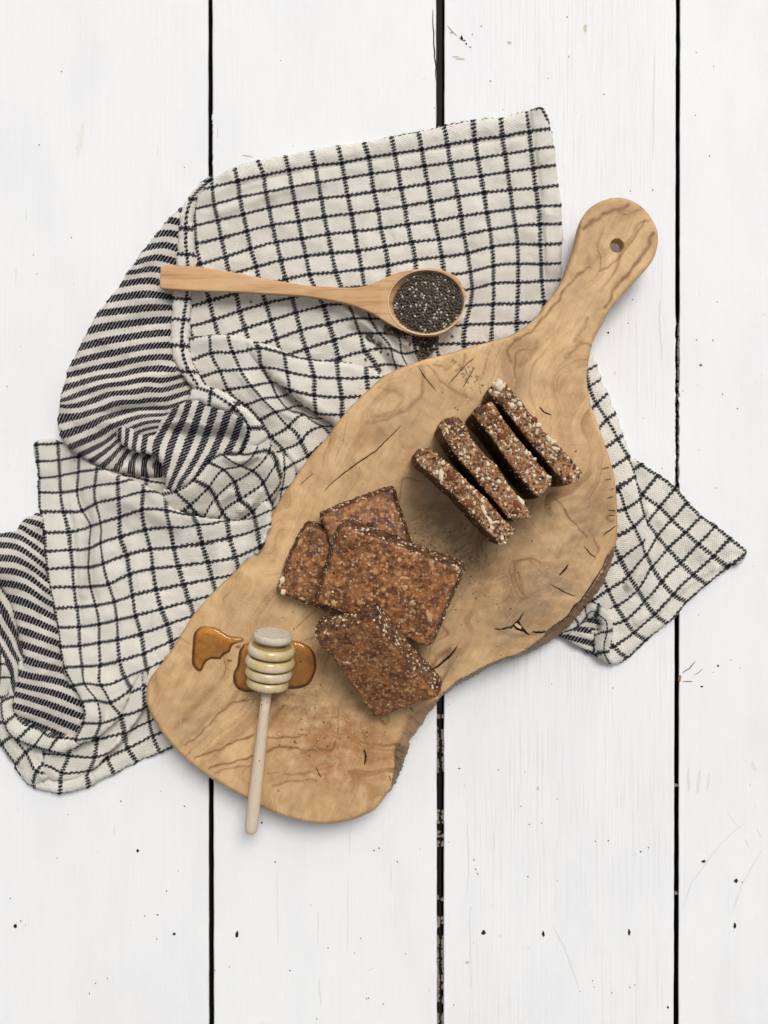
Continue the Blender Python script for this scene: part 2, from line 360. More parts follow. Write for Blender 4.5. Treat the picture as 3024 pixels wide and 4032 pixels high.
# ---------------------------------------------------------------- towel
def mat_fabric(kind):
    m, t, b = new_mat('tea_towel_'+kind, .95, Sheen_Weight=.05)
    b.inputs['Specular IOR Level'].default_value = .05
    uvn = coords(t, 'UV'); u, v, _ = sepxyz(t, uvn); p = geo_pos(t)
    wob = noise(t, uvn, 4.5, 2, .6); wob2 = noise(t, uvn, 11, 3, .7)
    du = (wob-.5)*.10+(wob2-.5)*.09; dv = (noise(t, uvn, 3.7, 3, .6)-.5)*.13
    U = u+du; V = v+dv; two = 6.2832
    if kind == 'check':
        lu = (V*(two*6.0)+U*9.0+wob2*3.0).sin()*.5+.5           # teeth on the lines that run along v
        lv = (U*(two*5.6)+V*13.0+wob2*5.0).sin()*.5+.5          # rope twist on the lines that run along u
        wn1 = (wob2-.5)*.05
        mu = (U.tri()-.091-wn1).step(.014, -.014)*(lu.step(.25, .6)*.80+.20)
        mu = mu.mx((U.tri()-.036-wn1).step(.012, -.012)*.8)
        mv = (V.tri()-.048-wn1*1.5).step(.014, -.014)*.96
        mv = mv.mx((V.tri()-.103-wn1*1.5).step(.014, -.014)*lv.step(.28, .55)*.95)
        holes = noise(t, uvn, 26, 2, .8).step(.34, .42)
        cross = (U.tri()-.085).step(.02, -.02)*(V.tri()-.085).step(.02, -.02)
        blk = (mu.mx(mv)*(holes*.3+.7)).mx(cross)
    else:
        hat = (U*(two*4.8)+V*13.0+wob2*4.0).sin()*.5+.5
        edge = (V.tri()-.236-hat*.085+.02).step(.02, -.02)
        thr = noise(t, scalev(t, uvn, (1.2, 5, 1)), 9, 2, .8)
        blk = edge*((hat+thr*.9).step(.38, .74)*.66+.34)
    weave = ((u*(two*8)+wob2*2.0).sin()*(v*(two*8)).sin())*.5+.5
    wn = noise(t, uvn, 32, 2, .8); stain = noise(t, p, 22, 3, .6)
    col = mix(t, stain.step(.55, .75)*.4, (.96, .905, .81), (.91, .80, .63))
    col = mix(t, noise(t, p, 55, 2)*.35, col, (.94, .905, .84))
    dots = wn.step(.47, .38)*(voro(t, uvn, 15).lt(.36))
    col = mix(t, dots*.8, col, (.20, .165, .12))
    col = mix(t, weave.step(.35, .85)*.40, col, (.50, .435, .345)); col = mix(t, noise(t, uvn, 21, 3, .8).step(.48, .66)*.24, col, (.46, .40, .31))
    fleck = noise(t, uvn, 40, 2).step(.62, .78)*.06
    ink = mix(t, fleck, (.008, .009, .017), (.35, .34, .36))
    t.links.new(mix(t, blk, col, ink), b.inputs['Base Color'])
    bump(t, b, weave*.6+wn*1.1+blk*.8+wob2*1.0, .00075, .9)
    return m
M_check = mat_fabric('check'); M_stripe = mat_fabric('stripe')
towel = empty('tea_towel', P(900, 1900, 0))
tag(towel, 'cream tea towel with black grid check and striped underside, crumpled under the wooden board', 'tea towel')

def patch(name, outline, uvpts, zpts, mat, ridges=(), R=10, skirt=.002, step=9, puff=.0005, zlam=.0005, uvlam=.0003, crink=.0006, seed=0, smooth=True, edgejit=2.2, zmin=.0008):
    """a piece of cloth: pixel outline, check lattice (px,py,u,v), heights (px,py,mm)"""
    poly = smooth_closed(outline, step) if smooth else resample(np.array([q[:2] for q in outline]), step)
    poly = poly+rng.normal(0, edgejit, poly.shape)
    V, T = tri_poly(poly, step)
    x, y = V[:, 0], V[:, 1]
    uv = tps([q[:2] for q in uvpts], [q[2:4] for q in uvpts], uvlam)(x, y)
    z = tps([q[:2] for q in zpts], [q[2]/1000*(1.22 if q[2] > 3 else 1) for q in zpts], zlam)(x, y)[:, 0]
    for (pl_, amp, wd) in ridges:
        d = dist_poly(x, y, pl_, False); z = z+1.35*amp/1000*np.exp(-(d/wd)**2)
    z = z+crink*fbm(x/95, y/95, 3, seed)*2.6+crink*.9*fbm(x/26, y/26, 3, seed+5)+crink*.35*fbm(x/14, y/14, 2, seed+9)
    if puff: z = z+puff*(np.abs(np.sin(np.pi*uv[:, 0])*np.sin(np.pi*uv[:, 1])) if mat is M_check else np.abs(np.sin(np.pi*uv[:, 1])))
    d = dist_poly(x, y, poly); q = np.clip(1-d/R, 0, 1)
    z = np.maximum(z, zmin+.0004)-R*S*(1-np.sqrt(1-q*q*.96))*.9
    z = np.maximum(z, zmin)
    W = Pn(x, y, z)
    be = boundary_edges(T); idx = sorted({i for e in be for i in e}); mp = {i: len(W)+k for k, i in enumerate(idx)}
    low = W[idx].copy(); low[:, 2] = np.maximum(low[:, 2]-skirt, .0003)
    W = np.vstack([W, low]); uv = np.vstack([uv, uv[idx]])
    F = T.tolist()+[(b_, a_, mp[a_], mp[b_]) for a_, b_ in be]
    return mesh(name, W, F, mat, towel, True, None, uv)

# --- A: flat upper panel
rows = {1: [(-226,433,-1),(-86,402,0),(52,372,1),(195,350,2),(340,335,3),(487,305,4),(628,283,5),(775,262,6),(915,235,7),(1065,210,8),(1213,190,9),(1360,163,10),(1470,148,10.85)],
 2: [(-466,585,-3),(-356,560,-2),(-216,520,-1),(-74,493,0),(68,465,1),(212,440,2),(355,415,3),(500,393,4),(645,372,5),(790,350,6),(930,332,7),(1080,308,8),(1230,285,9),(1370,262,10),(1490,245,10.85)],
 3: [(-336,645,-2),(-196,615,-1),(-56,578,0),(85,550,1),(228,527,2),(372,512,3),(515,490,4),(662,470,5),(808,447,6),(952,425,7),(1097,405,8),(1243,383,9),(1383,362,10),(1505,345,10.85)],
 4: [(-455,775,-3),(-316,742,-2),(-176,705,-1),(-38,672,0),(105,652,1),(245,628,2),(392,610,3),(538,590,4),(683,568,5),(825,545,6),(972,517,7),(1113,495,8),(1257,480,9),(1395,472,10),(1520,455,10.85)],
 5: [(-431,885,-3),(-293,845,-2),(-156,800,-1),(-16,765,0),(123,745,1),(265,722,2),(408,705,3),(553,690,4),(697,668,5),(845,650,6),(990,625,7),(1130,605,8),(1270,585,9),(1410,570,10),(1535,565,10.85)],
 6: [(-406,985,-3),(-271,940,-2),(-126,900,-1),(9,865,0),(145,840,1),(285,825,2),(430,812,3),(575,790,4),(720,765,5),(868,750,6),(1003,725,7),(1147,697,8),(1285,677,9),(1418,667,10),(1535,665,10.85)],
 7: [(-381,1085,-3),(-236,1045,-2),(-101,1005,-1),(34,967,0),(165,940,1),(308,930,2),(448,912,3),(592,893,4),(740,862,5),(885,845,6),(1025,825,7),(1157,790,8),(1297,775,9),(1420,778,10),(1535,772,10.85)],
 8: [(-356,1188,-3),(-216,1140,-2),(-74,1098,-1),(69,1068,0),(204,1038,1),(1040,927,7),(1165,895,8),(1300,882,9),(1425,885,10),(1537,880,10.85)],
 9: [(-186,1237,-2),(-46,1190,-1),(90,1148,0),(240,1110,1),(1050,1020,7),(1165,990,8),(1300,985,9),(1428,975,10),(1532,972,10.85)],
 10: [(-16,1293,-1),(115,1245,0),(268,1210,1),(410,1180,2),(494,1182,3),(1040,1110,7),(1165,1103,8),(1297,1100,9),(1440,1090,10)],
 11: [(145,1345,0),(298,1297,1),(438,1260,2),(545,1262,3),(1012,1215,7),(1158,1210,8),(1292,1205,9)],
 12: [(325,1398,1),(466,1360,2),(610,1345,3),(663,1371,4),(850,1325,6),(1005,1318,7)], 13: [(632,1434,3)],
 0: [(-126,300,0),(30,290,1),(175,262,2),(320,238,3),(460,220,4),(610,188,5),(755,160,6),(895,130,7),(1055,98,8),(1205,78,9),(1345,50,10),(1420,40,10.9)]}
uvA = [(a, b, c, r) for r, L in rows.items() for a, b, c in L]
uvA = [(a, b, c, (.14 if c < 5 else .05) if r == 0 else r) for a, b, c, r in uvA]
outA = [(-371,430),(-250,362),(-110,318),(30,295),(175,265),(320,240),(460,222),(610,190),(755,162),(895,130),(1055,100),(1205,85),(1345,52),(1400,30),(1440,38),(1466,90),(1480,150),(1492,220),(1505,330),(1518,440),(1533,550),(1540,700),(1538,850),(1535,950),(1535,1150),(1300,1400),(900,1500),(700,1650),(300,1750),(-200,1600),(-480,1500),(-490,1100),(-490,700),(-480,560),(-440,480)]
zA = [(-370,450,4),(-480,700,3),(-480,1100,3),(-300,1000,2.2),(0,400,3.5),(0,700,2.4),(300,500,2.6),(700,300,2.8),(700,700,2.4),(1100,300,2.4),(1400,100,2.8),(1500,500,2.3),(1500,900,2.2),(1100,900,2.8),(1000,1200,2.6),(700,1300,4),(300,1200,3.5),(0,1100,2.4),(200,1400,3),(-200,1300,2.4),(-200,1550,1.5),(600,1600,1.5),(1300,1300,2),(900,1450,2)]
rA = [(Z4([(330,1110),(480,1215),(570,1290),(630,1390),(660,1450)]), 3.2, 20), (Z4([(400,1250),(500,1300),(560,1370),(600,1440)]), -2.0, 16), (Z4([(560,1225),(650,1290),(720,1330),(760,1400)]), 3.0, 16),
      (Z4([(780,1260),(800,1340),(790,1400)]), -2.4, 22), (Z4([(860,1250),(850,1330),(850,1400)]), 2.6, 16), (Z4([(-330,600),(-200,560),(0,480),(300,430)]), 1.4, 26),
      (Z4([(1000,560),(1100,760),(1120,1000)]), 1.2, 45), (Z4([(1440,150),(1450,500),(1465,900)]), .9, 30), (Z4([(1358,60),(1388,250),(1412,480),(1432,700),(1442,900),(1452,1090)]), -1.5, 7), (Z4([(-226,455),(52,392),(487,322),(915,252),(1360,182)]), -1.2, 7), (Z4([(-370,500),(-100,370),(300,290),(700,220),(1300,110)]), .8, 26)]
patch('check_panel', Z4(outA), Z4(uvA), Z4(zA), M_check, rA, R=9, seed=1, crink=.0007)
# --- low layers between the folds
uvL = [(270,290,0,1),(345,437,0,2),(410,590,0,3),(480,670,0,3.6),(450,287,1,1),(510,425,1,2),(600,560,1,3),(690,665,1,4),(800,770,1,5),(905,890,1,6),(1005,1015,1,7),(1060,1130,1,8),
       (655,255,2,1),(685,410,2,2),(760,530,2,3),(815,650,2,4),(895,748,2,5),(1040,795,2,6),(1185,890,2,7),(555,715,0,4),(670,840,0,5),(760,975,0,6),(860,1080,0,7),(940,625,3,4),(1110,765,3,5),(930,595,3,3.7),
       (150,335,-.7,1),(235,470,-.7,2),(210,190,-.35,.3),(410,160,1,.25)]
outL = [(40,175),(190,150),(330,140),(450,148),(560,175),(660,250),(760,340),(900,480),(1050,600),(1200,730),(1330,860),(1300,1050),(1150,1250),(1050,1400),(900,1600),(780,1500),(650,1200),(500,950),(300,700),(180,600),(90,450),(40,300)]
zL = [(60,200,5),(200,160,8),(400,160,9),(550,200,7.5),(300,300,7),(500,420,6),(760,450,3),(700,600,5),(860,620,2.5),(620,600,8),(800,770,7),(950,720,2.5),(1100,860,5.5),(1180,780,2.2),(1000,1015,5),(1200,950,3),(900,900,6.5),(1080,1150,3.5),(700,900,4),(850,1080,4),(450,600,6),(220,500,4),(500,900,3),(850,1350,2),(1250,900,2)]
rL = [(ZB([(480,430),(600,570),(720,700),(840,760),(960,830)]), 2.2, 14), (ZB([(900,1100),(960,1180),(980,1240)]), 2.5, 12)]
patch('check_fold', ZB(outL), ZB(uvL), ZB(zL), M_check, rL, R=20, skirt=.006, seed=2)
uvU = [(150,335,-.7,1),(270,290,0,1),(450,287,1,1),(660,250,2,1),(870,297,3,1),(1075,340,4,1),(1295,352,5,1),(1450,385,5.6,1.15),(415,160,1,.2),(640,205,2,.7),
       (345,437,0,2),(510,425,1,2),(685,410,2,2),(890,440,3,2),(1115,485,4,2),(1312,495,5,2),(1540,490,6,2),(1659,490,6.5,2),(760,530,2,2.9),(912,590,3,3),(1115,637,4,3),(1340,652,5,3),(1520,645,5.8,3),(1130,785,4,4),(1230,800,4.5,4.05),(1355,795,5.05,4.02)]
outU = [(500,175),(560,170),(630,195),(720,215),(800,245),(880,288),(1000,318),(1100,340),(1290,350),(1450,378),(1560,412),(1660,455),(1750,540),(1700,700),(1480,860),(1300,900),(1240,855),(1130,785),(1000,690),(910,612),(830,545),(760,495),(700,430),(630,360),(560,290)]
zU = [(560,220,8.2),(640,320,7.5),(800,300,10.5),(900,420,11),(1000,360,11),(1000,560,12),(1120,500,11),(1130,700,11),(1300,420,10),(1300,650,10.5),(1300,820,9),(1500,480,10),(1500,650,9),(1650,560,8),(760,440,7.5),(850,520,10)]
patch('check_fold', ZB(outU), ZB(uvU), ZB(zU), M_check, [(ZB([(780,470),(900,560),(1050,670),(1220,790)]), 1.2, 26)], R=34, skirt=.006, seed=3)
# --- small piece of towel seen between curl and board
uvQ = [(1480,990,0,0),(1590,940,1,0),(1450,1150,0,1),(1540,1135,.8,1),(1480,800,.2,-1),(1659,900,1.6,0)]
outQ = [(1440,700),(1550,780),(1659,830),(1750,950),(1700,1250),(1560,1400),(1440,1500),(1380,1300),(1400,1000)]
patch('check_fold', ZC(outQ), ZC(uvQ), ZC([(1480,800,4),(1580,900,7),(1659,900,4),(1560,1100,5),(1450,1200,3.5),(1450,1400,3),(1600,1250,3)]), M_check, [], R=14, skirt=.004, seed=4)
patch('check_fold', ZC([(-60,930),(120,930),(300,960),(460,980),(560,1120),(560,1330),(420,1320),(250,1260),(80,1180),(-60,1120)]), ZC([(80,1000,0,0),(55,1100,0,1),(300,1045,1,0),(290,1165,1,1),(440,1070,1.6,0),(0,1040,-.4,.3)]), ZC([(0,1000,4),(300,1050,3.4),(450,1100,3.4),(300,1200,5),(500,1280,4)]), M_check, [], R=10, skirt=.003, seed=5)
# --- S1: the big striped fold on the left
S1v = {0:[(925,645),(970,655)],1:[(845,725),(960,722)],2:[(800,795),(885,780),(960,797)],3:[(735,880),(850,850),(955,872)],4:[(690,930),(800,912),(940,935)],5:[(655,995),(780,975),(935,1000)],6:[(595,1075),(750,1052),(935,1065)],
 7:[(530,1155),(740,1130),(930,1120)],8:[(470,1250),(730,1205),(930,1187)],9:[(425,1340),(700,1282),(930,1257)],10:[(390,1425),(680,1355),(930,1325)],11:[(362,1490),(680,1420),(935,1392)],
 12:[(345,1560),(640,1490),(890,1452),(955,1460)],13:[(325,1632),(560,1550),(870,1520),(990,1492)]}
S1w = {14:[(322,270),(600,208),(800,182),(950,170)],15:[(325,350),(560,290),(760,252),(1010,205)],16:[(340,430),(560,340),(760,290),(900,285)],17:[(385,500),(560,420),(690,355)],18:[(430,545),(590,460),(690,410)],19:[(500,572),(600,500),(660,450)],
 20:[(560,598),(640,520)],21:[(630,625),(680,540)],22:[(715,645),(735,545)],23:[(790,655),(795,560)],24:[(860,660),(860,580)]}
uvS = [(a, b, (a+b*.1)/90, k) for k, L in S1v.items() for a, b in L]
uvS = Z1(uvS)+Z2([(a, b, (a+(b+1382)*.1)/90, k) for k, L in S1w.items() for a, b in L])
outS = Z1([(1000,590),(1010,800),(1000,1100),(1000,1400),(1060,1580)])+Z2([(1100,260),(1000,450),(920,560),(885,660),(800,658),(690,642),(620,628),(540,602),(440,548),(385,512),(345,462),(318,400),(316,345),(325,250)])+Z1([(325,1632),(350,1530),(378,1440),(422,1355),(480,1240),(530,1155),(585,1085),(650,1000),(692,930),(740,866),(795,790),(860,708),(925,625),(960,600)])
zS = Z1([(950,650,4),(850,750,5),(950,900,3.2),(800,900,6),(700,1000,7),(850,1100,5),(920,1100,3),(600,1150,8),(750,1200,5.5),(920,1250,3.2),(550,1300,9),(700,1350,8),(850,1350,6),(450,1400,10),(400,1600,12),(650,1500,10),(900,1500,7)])+Z2([(350,350,13),(500,300,13),(700,250,11),(900,250,8),(600,400,11),(450,480,12),(650,500,8),(600,560,9),(750,600,7),(860,600,6),(800,520,6),(950,400,6)])
rS = [(Z1([(735,1060),(745,1150),(735,1220),(725,1330),(690,1430)]), -1.3, 14), (Z1([(430,1500),(560,1450),(720,1470),(900,1430)]), -1.2, 20), (Z1([(500,1560),(700,1510),(960,1480)]), 1.3, 12),
      (Z2([(560,330),(640,310),(760,290),(880,300)]), -3, 22), (Z2([(420,350),(520,330),(600,360)]), 1.5, 20), (Z2([(640,600),(700,520),(640,430)]), -2.2, 22), (Z2([(720,520),(800,580),(880,560)]), 1.5, 18), (Z1([(590,1130),(680,1210),(700,1300)]), 1.0, 20)]
patch('striped_fold', outS, uvS, zS, M_stripe, rS, R=40, skirt=.009, seed=6, crink=.0012)
# --- H: folded hem lying over the panel
outH = [(1135,408),(1062,470),(1015,540),(988,600),(975,680),(965,780),(960,890),(945,1000),(938,1100),(932,1200),(930,1300),(945,1400),(990,1480),(1030,1540),(1090,1590),(1130,1590),(1105,1530),(1058,1450),(1035,1370),(1030,1270),(1033,1150),(1042,1050),(1058,930),(1060,820),(1052,720),(1050,620),(1068,550),(1105,490),(1165,430)]
lineH = [(1150,412,-1.1),(1045,530,0.0),(1012,690,1),(1018,832,2),(1025,950,3),(1015,1075,4),(1000,1187,5),(992,1330,6),(1030,1470,7),(1090,1560,7.7)]
uvH = [(a, b, 0, c) for a, b, c in lineH]+[(a-48, b-2, -.4, c) for a, b, c in lineH[1:]]+[(a+38, b+2, .36, c) for a, b, c in lineH[1:-1]]+[(1115,420,-.2,-1.1),(1172,440,.25,-1)]
patch('folded_hem', Z1(outH), Z1(uvH), Z1([(1130,430,4.5),(1040,530,6),(1010,700,6.5),(1010,900,6),(990,1100,6.5),(985,1300,7.5),(1000,1420,8.5),(1080,1560,8.5),(1060,600,6.5)]), M_check, [], R=26, skirt=.005, seed=7, step=7)
# --- C: the curl: striped inside, check outside
c0 = {0:[(560,400),(490,530),(430,640),(392,720),(385,800)],1:[(690,330),(630,500),(568,620),(522,750),(490,880)],2:[(810,350),(750,540),(700,680),(630,850),(560,1010),(520,1100)],3:[(935,390),(880,560),(830,700),(760,850),(680,980),(620,1060)],
 4:[(1050,450),(1015,560),(960,700),(900,820),(860,870)],5:[(1170,500),(1140,600),(1100,700),(1060,780)],-1:[(290,640),(272,740)],-2:[(200,640),(182,740)],-3:[(120,600),(110,690)],-4:[(50,560),(50,650)]}
uvI = [(a, b, b/150, k) for k, L in c0.items() for a, b in L]
outI = [(690,300),(780,300),(860,340),(960,370),(1080,410),(1190,470),(1235,540),(1250,610),(1210,740),(1170,790),(1050,800),(950,810),(880,870),(800,980),(700,1080),(560,1140),(500,1130),(475,1050),(465,950),(420,860),(385,820),(330,800),(240,785),(180,770),(110,740),(60,690),(20,620),(25,560),(80,545),(150,560),(240,620),(330,630),(400,600),(430,500),(500,420),(600,350)]
zI = [(700,330,17),(900,380,17),(1100,450,17),(1220,560,17),(560,450,13),(700,480,16),(900,540,15),(1150,600,12),(480,600,9),(700,640,9.5),(950,660,9),(1150,740,10),(430,720,14),(600,800,15),(800,800,13),(1000,770,11),(520,950,15),(700,950,15),(560,1100,15),(850,860,13),(300,700,14),(180,690,14),(60,620,12)]
rI = [(ZC([(560,580),(700,570),(850,600),(1000,620),(1120,650)]), -3.2, 20), (ZC([(480,520),(600,500),(760,530),(900,560)]), 2.2, 12), (ZC([(400,660),(410,760),(470,860),(490,1000)]), 2, 18)]
patch('striped_fold', ZC(outI), ZC(uvI), ZC(zI), M_stripe, rI, R=16, skirt=.008, seed=8, step=7, crink=.001)
uvCb = [(570,1150,1,1),(705,1280,2,1),(790,1390,2.7,1),(740,1040,1,2),(880,1115,2,2),(945,1210,3,2),(1010,1340,4,2),(880,880,1,3),(1020,945,2,3),(1120,1060,3,3),(1170,1225,4,3),(1260,1300,4.7,3),
        (1010,805,1,4),(1180,910,2,4),(1285,955,3,4),(1395,1070,4,4),(1170,800,1,5),(1310,790,2,5),(1445,775,3,5),(430,1180,1,0.1),(1255,600,1,5.9),(1345,570,2,5.9),(1500,1000,4.4,4.8),(1400,1250,5,3.7)]
outCb = [(500,1125),(560,1130),(650,1095),(740,1040),(830,930),(900,860),(960,808),(1080,800),(1170,795),(1225,720),(1255,620),(1300,560),(1385,590),(1430,660),(1475,740),(1530,850),(1560,930),(1545,1080),(1500,1230),(1440,1360),(1300,1430),(1150,1440),(1000,1440),(830,1400),(700,1360),(560,1330),(460,1270),(418,1200),(420,1165),(450,1150)]
zCb = [(570,1150,15),(450,1180,13),(740,1040,16),(900,880,16),(1000,820,16),(1170,800,17),(1260,620,18),(1400,650,16),(1480,800,14),(1350,800,18),(1200,930,15),(1000,960,14),(880,1110,13),(700,1280,9),(600,1290,10),(1120,1060,11),(1290,960,14),(1400,1070,11),(1500,1000,12),(1170,1225,6),(950,1220,7),(1010,1340,4),(800,1370,6),(1250,1330,5),(1420,1250,7),(1400,1400,5)]
rCb = [(ZC([(1030,830),(1100,870),(1200,880),(1290,830)]), 2.2, 12), (ZC([(1200,900),(1260,910),(1330,860)]), -2, 10), (ZC([(900,1400),(960,1250),(1080,1180)]), 1.6, 18), (ZC([(1360,1150),(1300,1250),(1180,1330)]), 2, 16)]
patch('check_fold', ZC(outCb), ZC(uvCb), ZC(zCb), M_check, rCb, R=26, skirt=.008, seed=9, step=7)
uvCr = [(1170,795,0,5),(1240,670,0,5.5),(1256,560,0,6),(1205,467,0,6.5),(1110,370,0,7),(1000,285,0,7.5),(900,225,0,8),(790,185,0,8.6),(1430,775,.9,5),(1345,560,.6,6),(1150,325,.28,7),(915,180,.28,8),(885,340,-.65,8),(1080,430,-.4,7),(710,240,-.3,8.9),(1400,650,.8,5.6)]
outCr = [(690,300),(695,240),(730,190),(790,155),(850,158),(915,180),(980,205),(1060,248),(1130,295),(1200,350),(1275,420),(1335,490),(1385,570),(1420,640),(1380,700),(1250,760),(1215,740),(1250,640),(1250,570),(1225,500),(1160,440),(1060,400),(950,365),(860,345),(780,305)]
patch('folded_hem', ZC(outCr), ZC(uvCr), ZC([(700,270,16),(800,170,17),(900,240,19),(1050,300,19.5),(1150,370,19.5),(1290,480,19.5),(1300,600,19.5),(1350,700,18.5),(860,320,18)]), M_check, [], R=20, skirt=.006, seed=10, step=6)

# --- D: lower left panel
dr = {-3:[(205,575,-1),(320,570,0)], -2:[(210,668,-1),(325,655,0),(390,640,.6)], -1:[(210,745,-1),(330,745,0),(410,735,.9),(515,710,2),(655,690,3.1)], 0:[(215,852,-1),(345,850,0),(448,845,1),(520,805,2),(645,775,3),(780,740,4)],
 1:[(240,965,-1),(372,960,0),(495,928,1),(545,912,2),(652,880,3),(772,840,4),(905,842,5),(1065,870,6.1)], 2:[(242,1067,-1),(384,1058,0),(487,1050,1),(546,1020,2),(655,985,3),(790,950,4),(925,935,5),(1075,920,6),(1235,897,7),(1385,880,8)],
 3:[(252,1165,-1),(396,1152,0),(481,1152,1),(560,1133,2),(690,1085,3),(820,1055,4),(945,1045,5),(1100,1025,6),(1250,992,7),(1400,945,8),(1462,920,8.45)], 4:[(264,1262,-1),(403,1260,0),(492,1258,1),(590,1245,2),(705,1190,3),(832,1160,4),(970,1145,5),(1132,1125,6),(1283,1098,7),(1415,1040,8)],
 5:[(292,1375,-1),(418,1370,0),(520,1360,1),(622,1340,2),(720,1305,3),(850,1275,4),(1000,1245,5),(1155,1215,6)], 6:[(312,1480,-1),(430,1478,0),(540,1462,1),(636,1440,2),(738,1416,3),(878,1381,4),(1030,1338,5),(1180,1300,6)],
 7:[(328,1585,-1),(433,1580,0),(540,1562,1),(640,1548,2),(767,1514,3),(911,1465,4),(1055,1415,5)]}
uvD = Z2([(a, b, c, r) for r, L in dr.items() for a, b, c in L])
d3 = {8:[(348,592,-1),(448,586,0),(545,580,1),(650,556,2),(785,515,3)], 9:[(400,690,-1),(459,680,0),(548,690,1),(683,649,2),(800,600,3)]}
uvD += Z3([(a, b, c, r) for r, L in d3.items() for a, b, c in L])
uvD += ZE([(760,390,-1,10),(905,373,0,10),(1025,395,1,10),(1230,270,2,10),(775,590,-1,11),(932,590,0,11),(1130,520,1,11),(700,745,-1,12),(885,720,0,12)])
outD = Z2([(185,480),(260,452),(330,470),(440,545),(540,605),(640,650),(750,690),(870,755),(920,820),(1000,858),(1080,880),(1180,890),(1280,900),(1360,885),(1400,830),(1440,790),(1475,830),(1470,920),(1455,960),(1415,1060),(1340,1120),(1270,1190),(1180,1290),(1090,1400),(1010,1500),(900,1659)])+Z3([(840,600),(770,720)])+ZE([(1330,110),(1240,250),(1170,410),(1130,520),(1040,600),(960,680),(890,735),(760,775),(690,760),(715,690),(750,600),(780,500),(765,400),(700,270),(650,220),(610,150),(580,0)])+Z2([(322,1600),(308,1480),(285,1350),(265,1250),(245,1120),(238,1000),(215,860),(203,740),(205,640),(190,560)])
zD = Z2([(200,500,2.5),(260,700,3),(250,1000,6),(300,1400,7),(330,560,3.5),(450,560,5),(400,700,3.5),(500,640,6.5),(560,700,8.5),(700,740,11.5),(850,790,13),(1000,870,14),(1200,905,14),(1370,900,16),(1440,820,20),(1465,900,23),(1450,980,24.5),(1400,1060,22),(1350,980,15),(1250,1100,12),(900,950,9),(700,900,7),(600,1000,4.5),(500,900,5),(700,1200,5),(900,1200,7),(1100,1150,9.5),(1100,1300,9),(900,1400,7.5),(700,1400,6),(500,1300,5.5),(400,1200,6.5),(450,1500,7)])+Z3([(600,500,7),(850,500,8),(950,450,9),(450,650,10),(620,700,8),(760,650,9)])+ZE([(860,450,14),(1050,500,9),(900,620,13),(760,740,12),(1150,420,10),(700,400,12)])
rD = [(Z2([(352,480),(352,640),(362,760),(392,900),(408,1060),(422,1260),(448,1480)]), -1.3, 7), (Z2([(400,560),(400,680),(440,800),(490,900),(490,1000),(482,1120),(490,1220),(520,1330)]), -2.2, 13), (Z2([(520,780),(515,900),(520,1050),(540,1200)]), 1.4, 16), (Z2([(350,640),(370,800),(420,900),(440,1100),(450,1300)]), 1.4, 15),
      (Z2([(700,1000),(740,1150),(760,1300)]), 1.4, 26), (Z2([(280,600),(290,900),(330,1200),(370,1500)]), .8, 26), (ZE([(900,250),(960,350),(1000,480),(980,600)]), -2.6, 14), (Z2([(560,760),(680,800),(820,860),(960,930)]), 1.5, 26), (Z2([(1160,960),(1190,1080),(1200,1200)]), 1.3, 30)]
patch('check_panel', outD, uvD, zD, M_check, rD, R=16, skirt=.006, seed=11, crink=.0008)
# --- layers under D at the bottom
uvD2 = ZE([(640,890,0,0),(885,905,1,0),(1000,865,1.5,-.05),(575,1050,0,1),(835,1030,1,1),(425,965,-.8,.9),(400,880,-1,0),(905,740,1,-1),(1160,680,2,-1),(1130,520,2,-2),(1350,450,3,-2),(1340,250,3,-3),(1170,400,2.1,-2.6),(1300,620,2.55,-1.2),(330,1050,-1,1.3),(640,740,0,-1),(560,1180,0,1.9),(330,1180,-1,2)])
outD2 = ZE([(1500,-60),(1560,120),(1450,260),(1380,380),(1320,490),(1250,590),(1150,720),(1060,820),(1000,880),(930,960),(850,1030),(760,1090),(600,1130),(480,1130),(400,1080),(340,1000),(300,900),(300,760),(500,650),(800,600),(1000,400),(1200,100),(1350,-60)])
patch('check_fold', outD2, uvD2, ZE([(1340,200,8),(1450,60,9),(1200,500,7),(1250,560,7.5),(1000,700,5.5),(1000,840,6.5),(800,850,4.5),(850,1000,5.5),(600,900,4.5),(600,1080,5),(430,900,5),(400,1040,5),(700,1000,3.6),(1100,600,5)]), M_check,
      [(ZE([(1240,600),(1100,770),(980,890),(860,1010)]), 2.0, 14), (ZE([(420,880),(440,1000),(520,1080)]), 1.6, 12), (ZE([(1080,560),(1050,700),(960,800)]), -1.5, 20)], R=20, skirt=.005, seed=12)
uvD3 = ZE([(310,1180,0,.9),(560,1235,1,.9),(830,1180,2,.9),(1062,1058,3,.9),(1275,945,4,.9),(1490,850,5,.9),(1700,740,6,.9),(330,1050,0,0.05),(573,1070,1,.1),(805,1040,2,0),(1000,912,3,0),(1190,820,4,0),(1425,700,5,0),(1600,640,6,0),(1160,680,4,-1),(1395,570,5,-1),(1380,410,5,-2),(60,800,-1,.9),(150,960,-.7,.9),(1500,520,5.7,-1)])
outD3 = ZE([(1500,300),(1700,500),(1750,700),(1659,795),(1560,835),(1500,862),(1290,950),(1180,1000),(1065,1065),(950,1110),(840,1180),(700,1215),(560,1243),(450,1225),(330,1195),(250,1150),(180,1080),(130,980),(200,900),(400,900),(700,800),(900,600),(1100,500),(1250,300)])
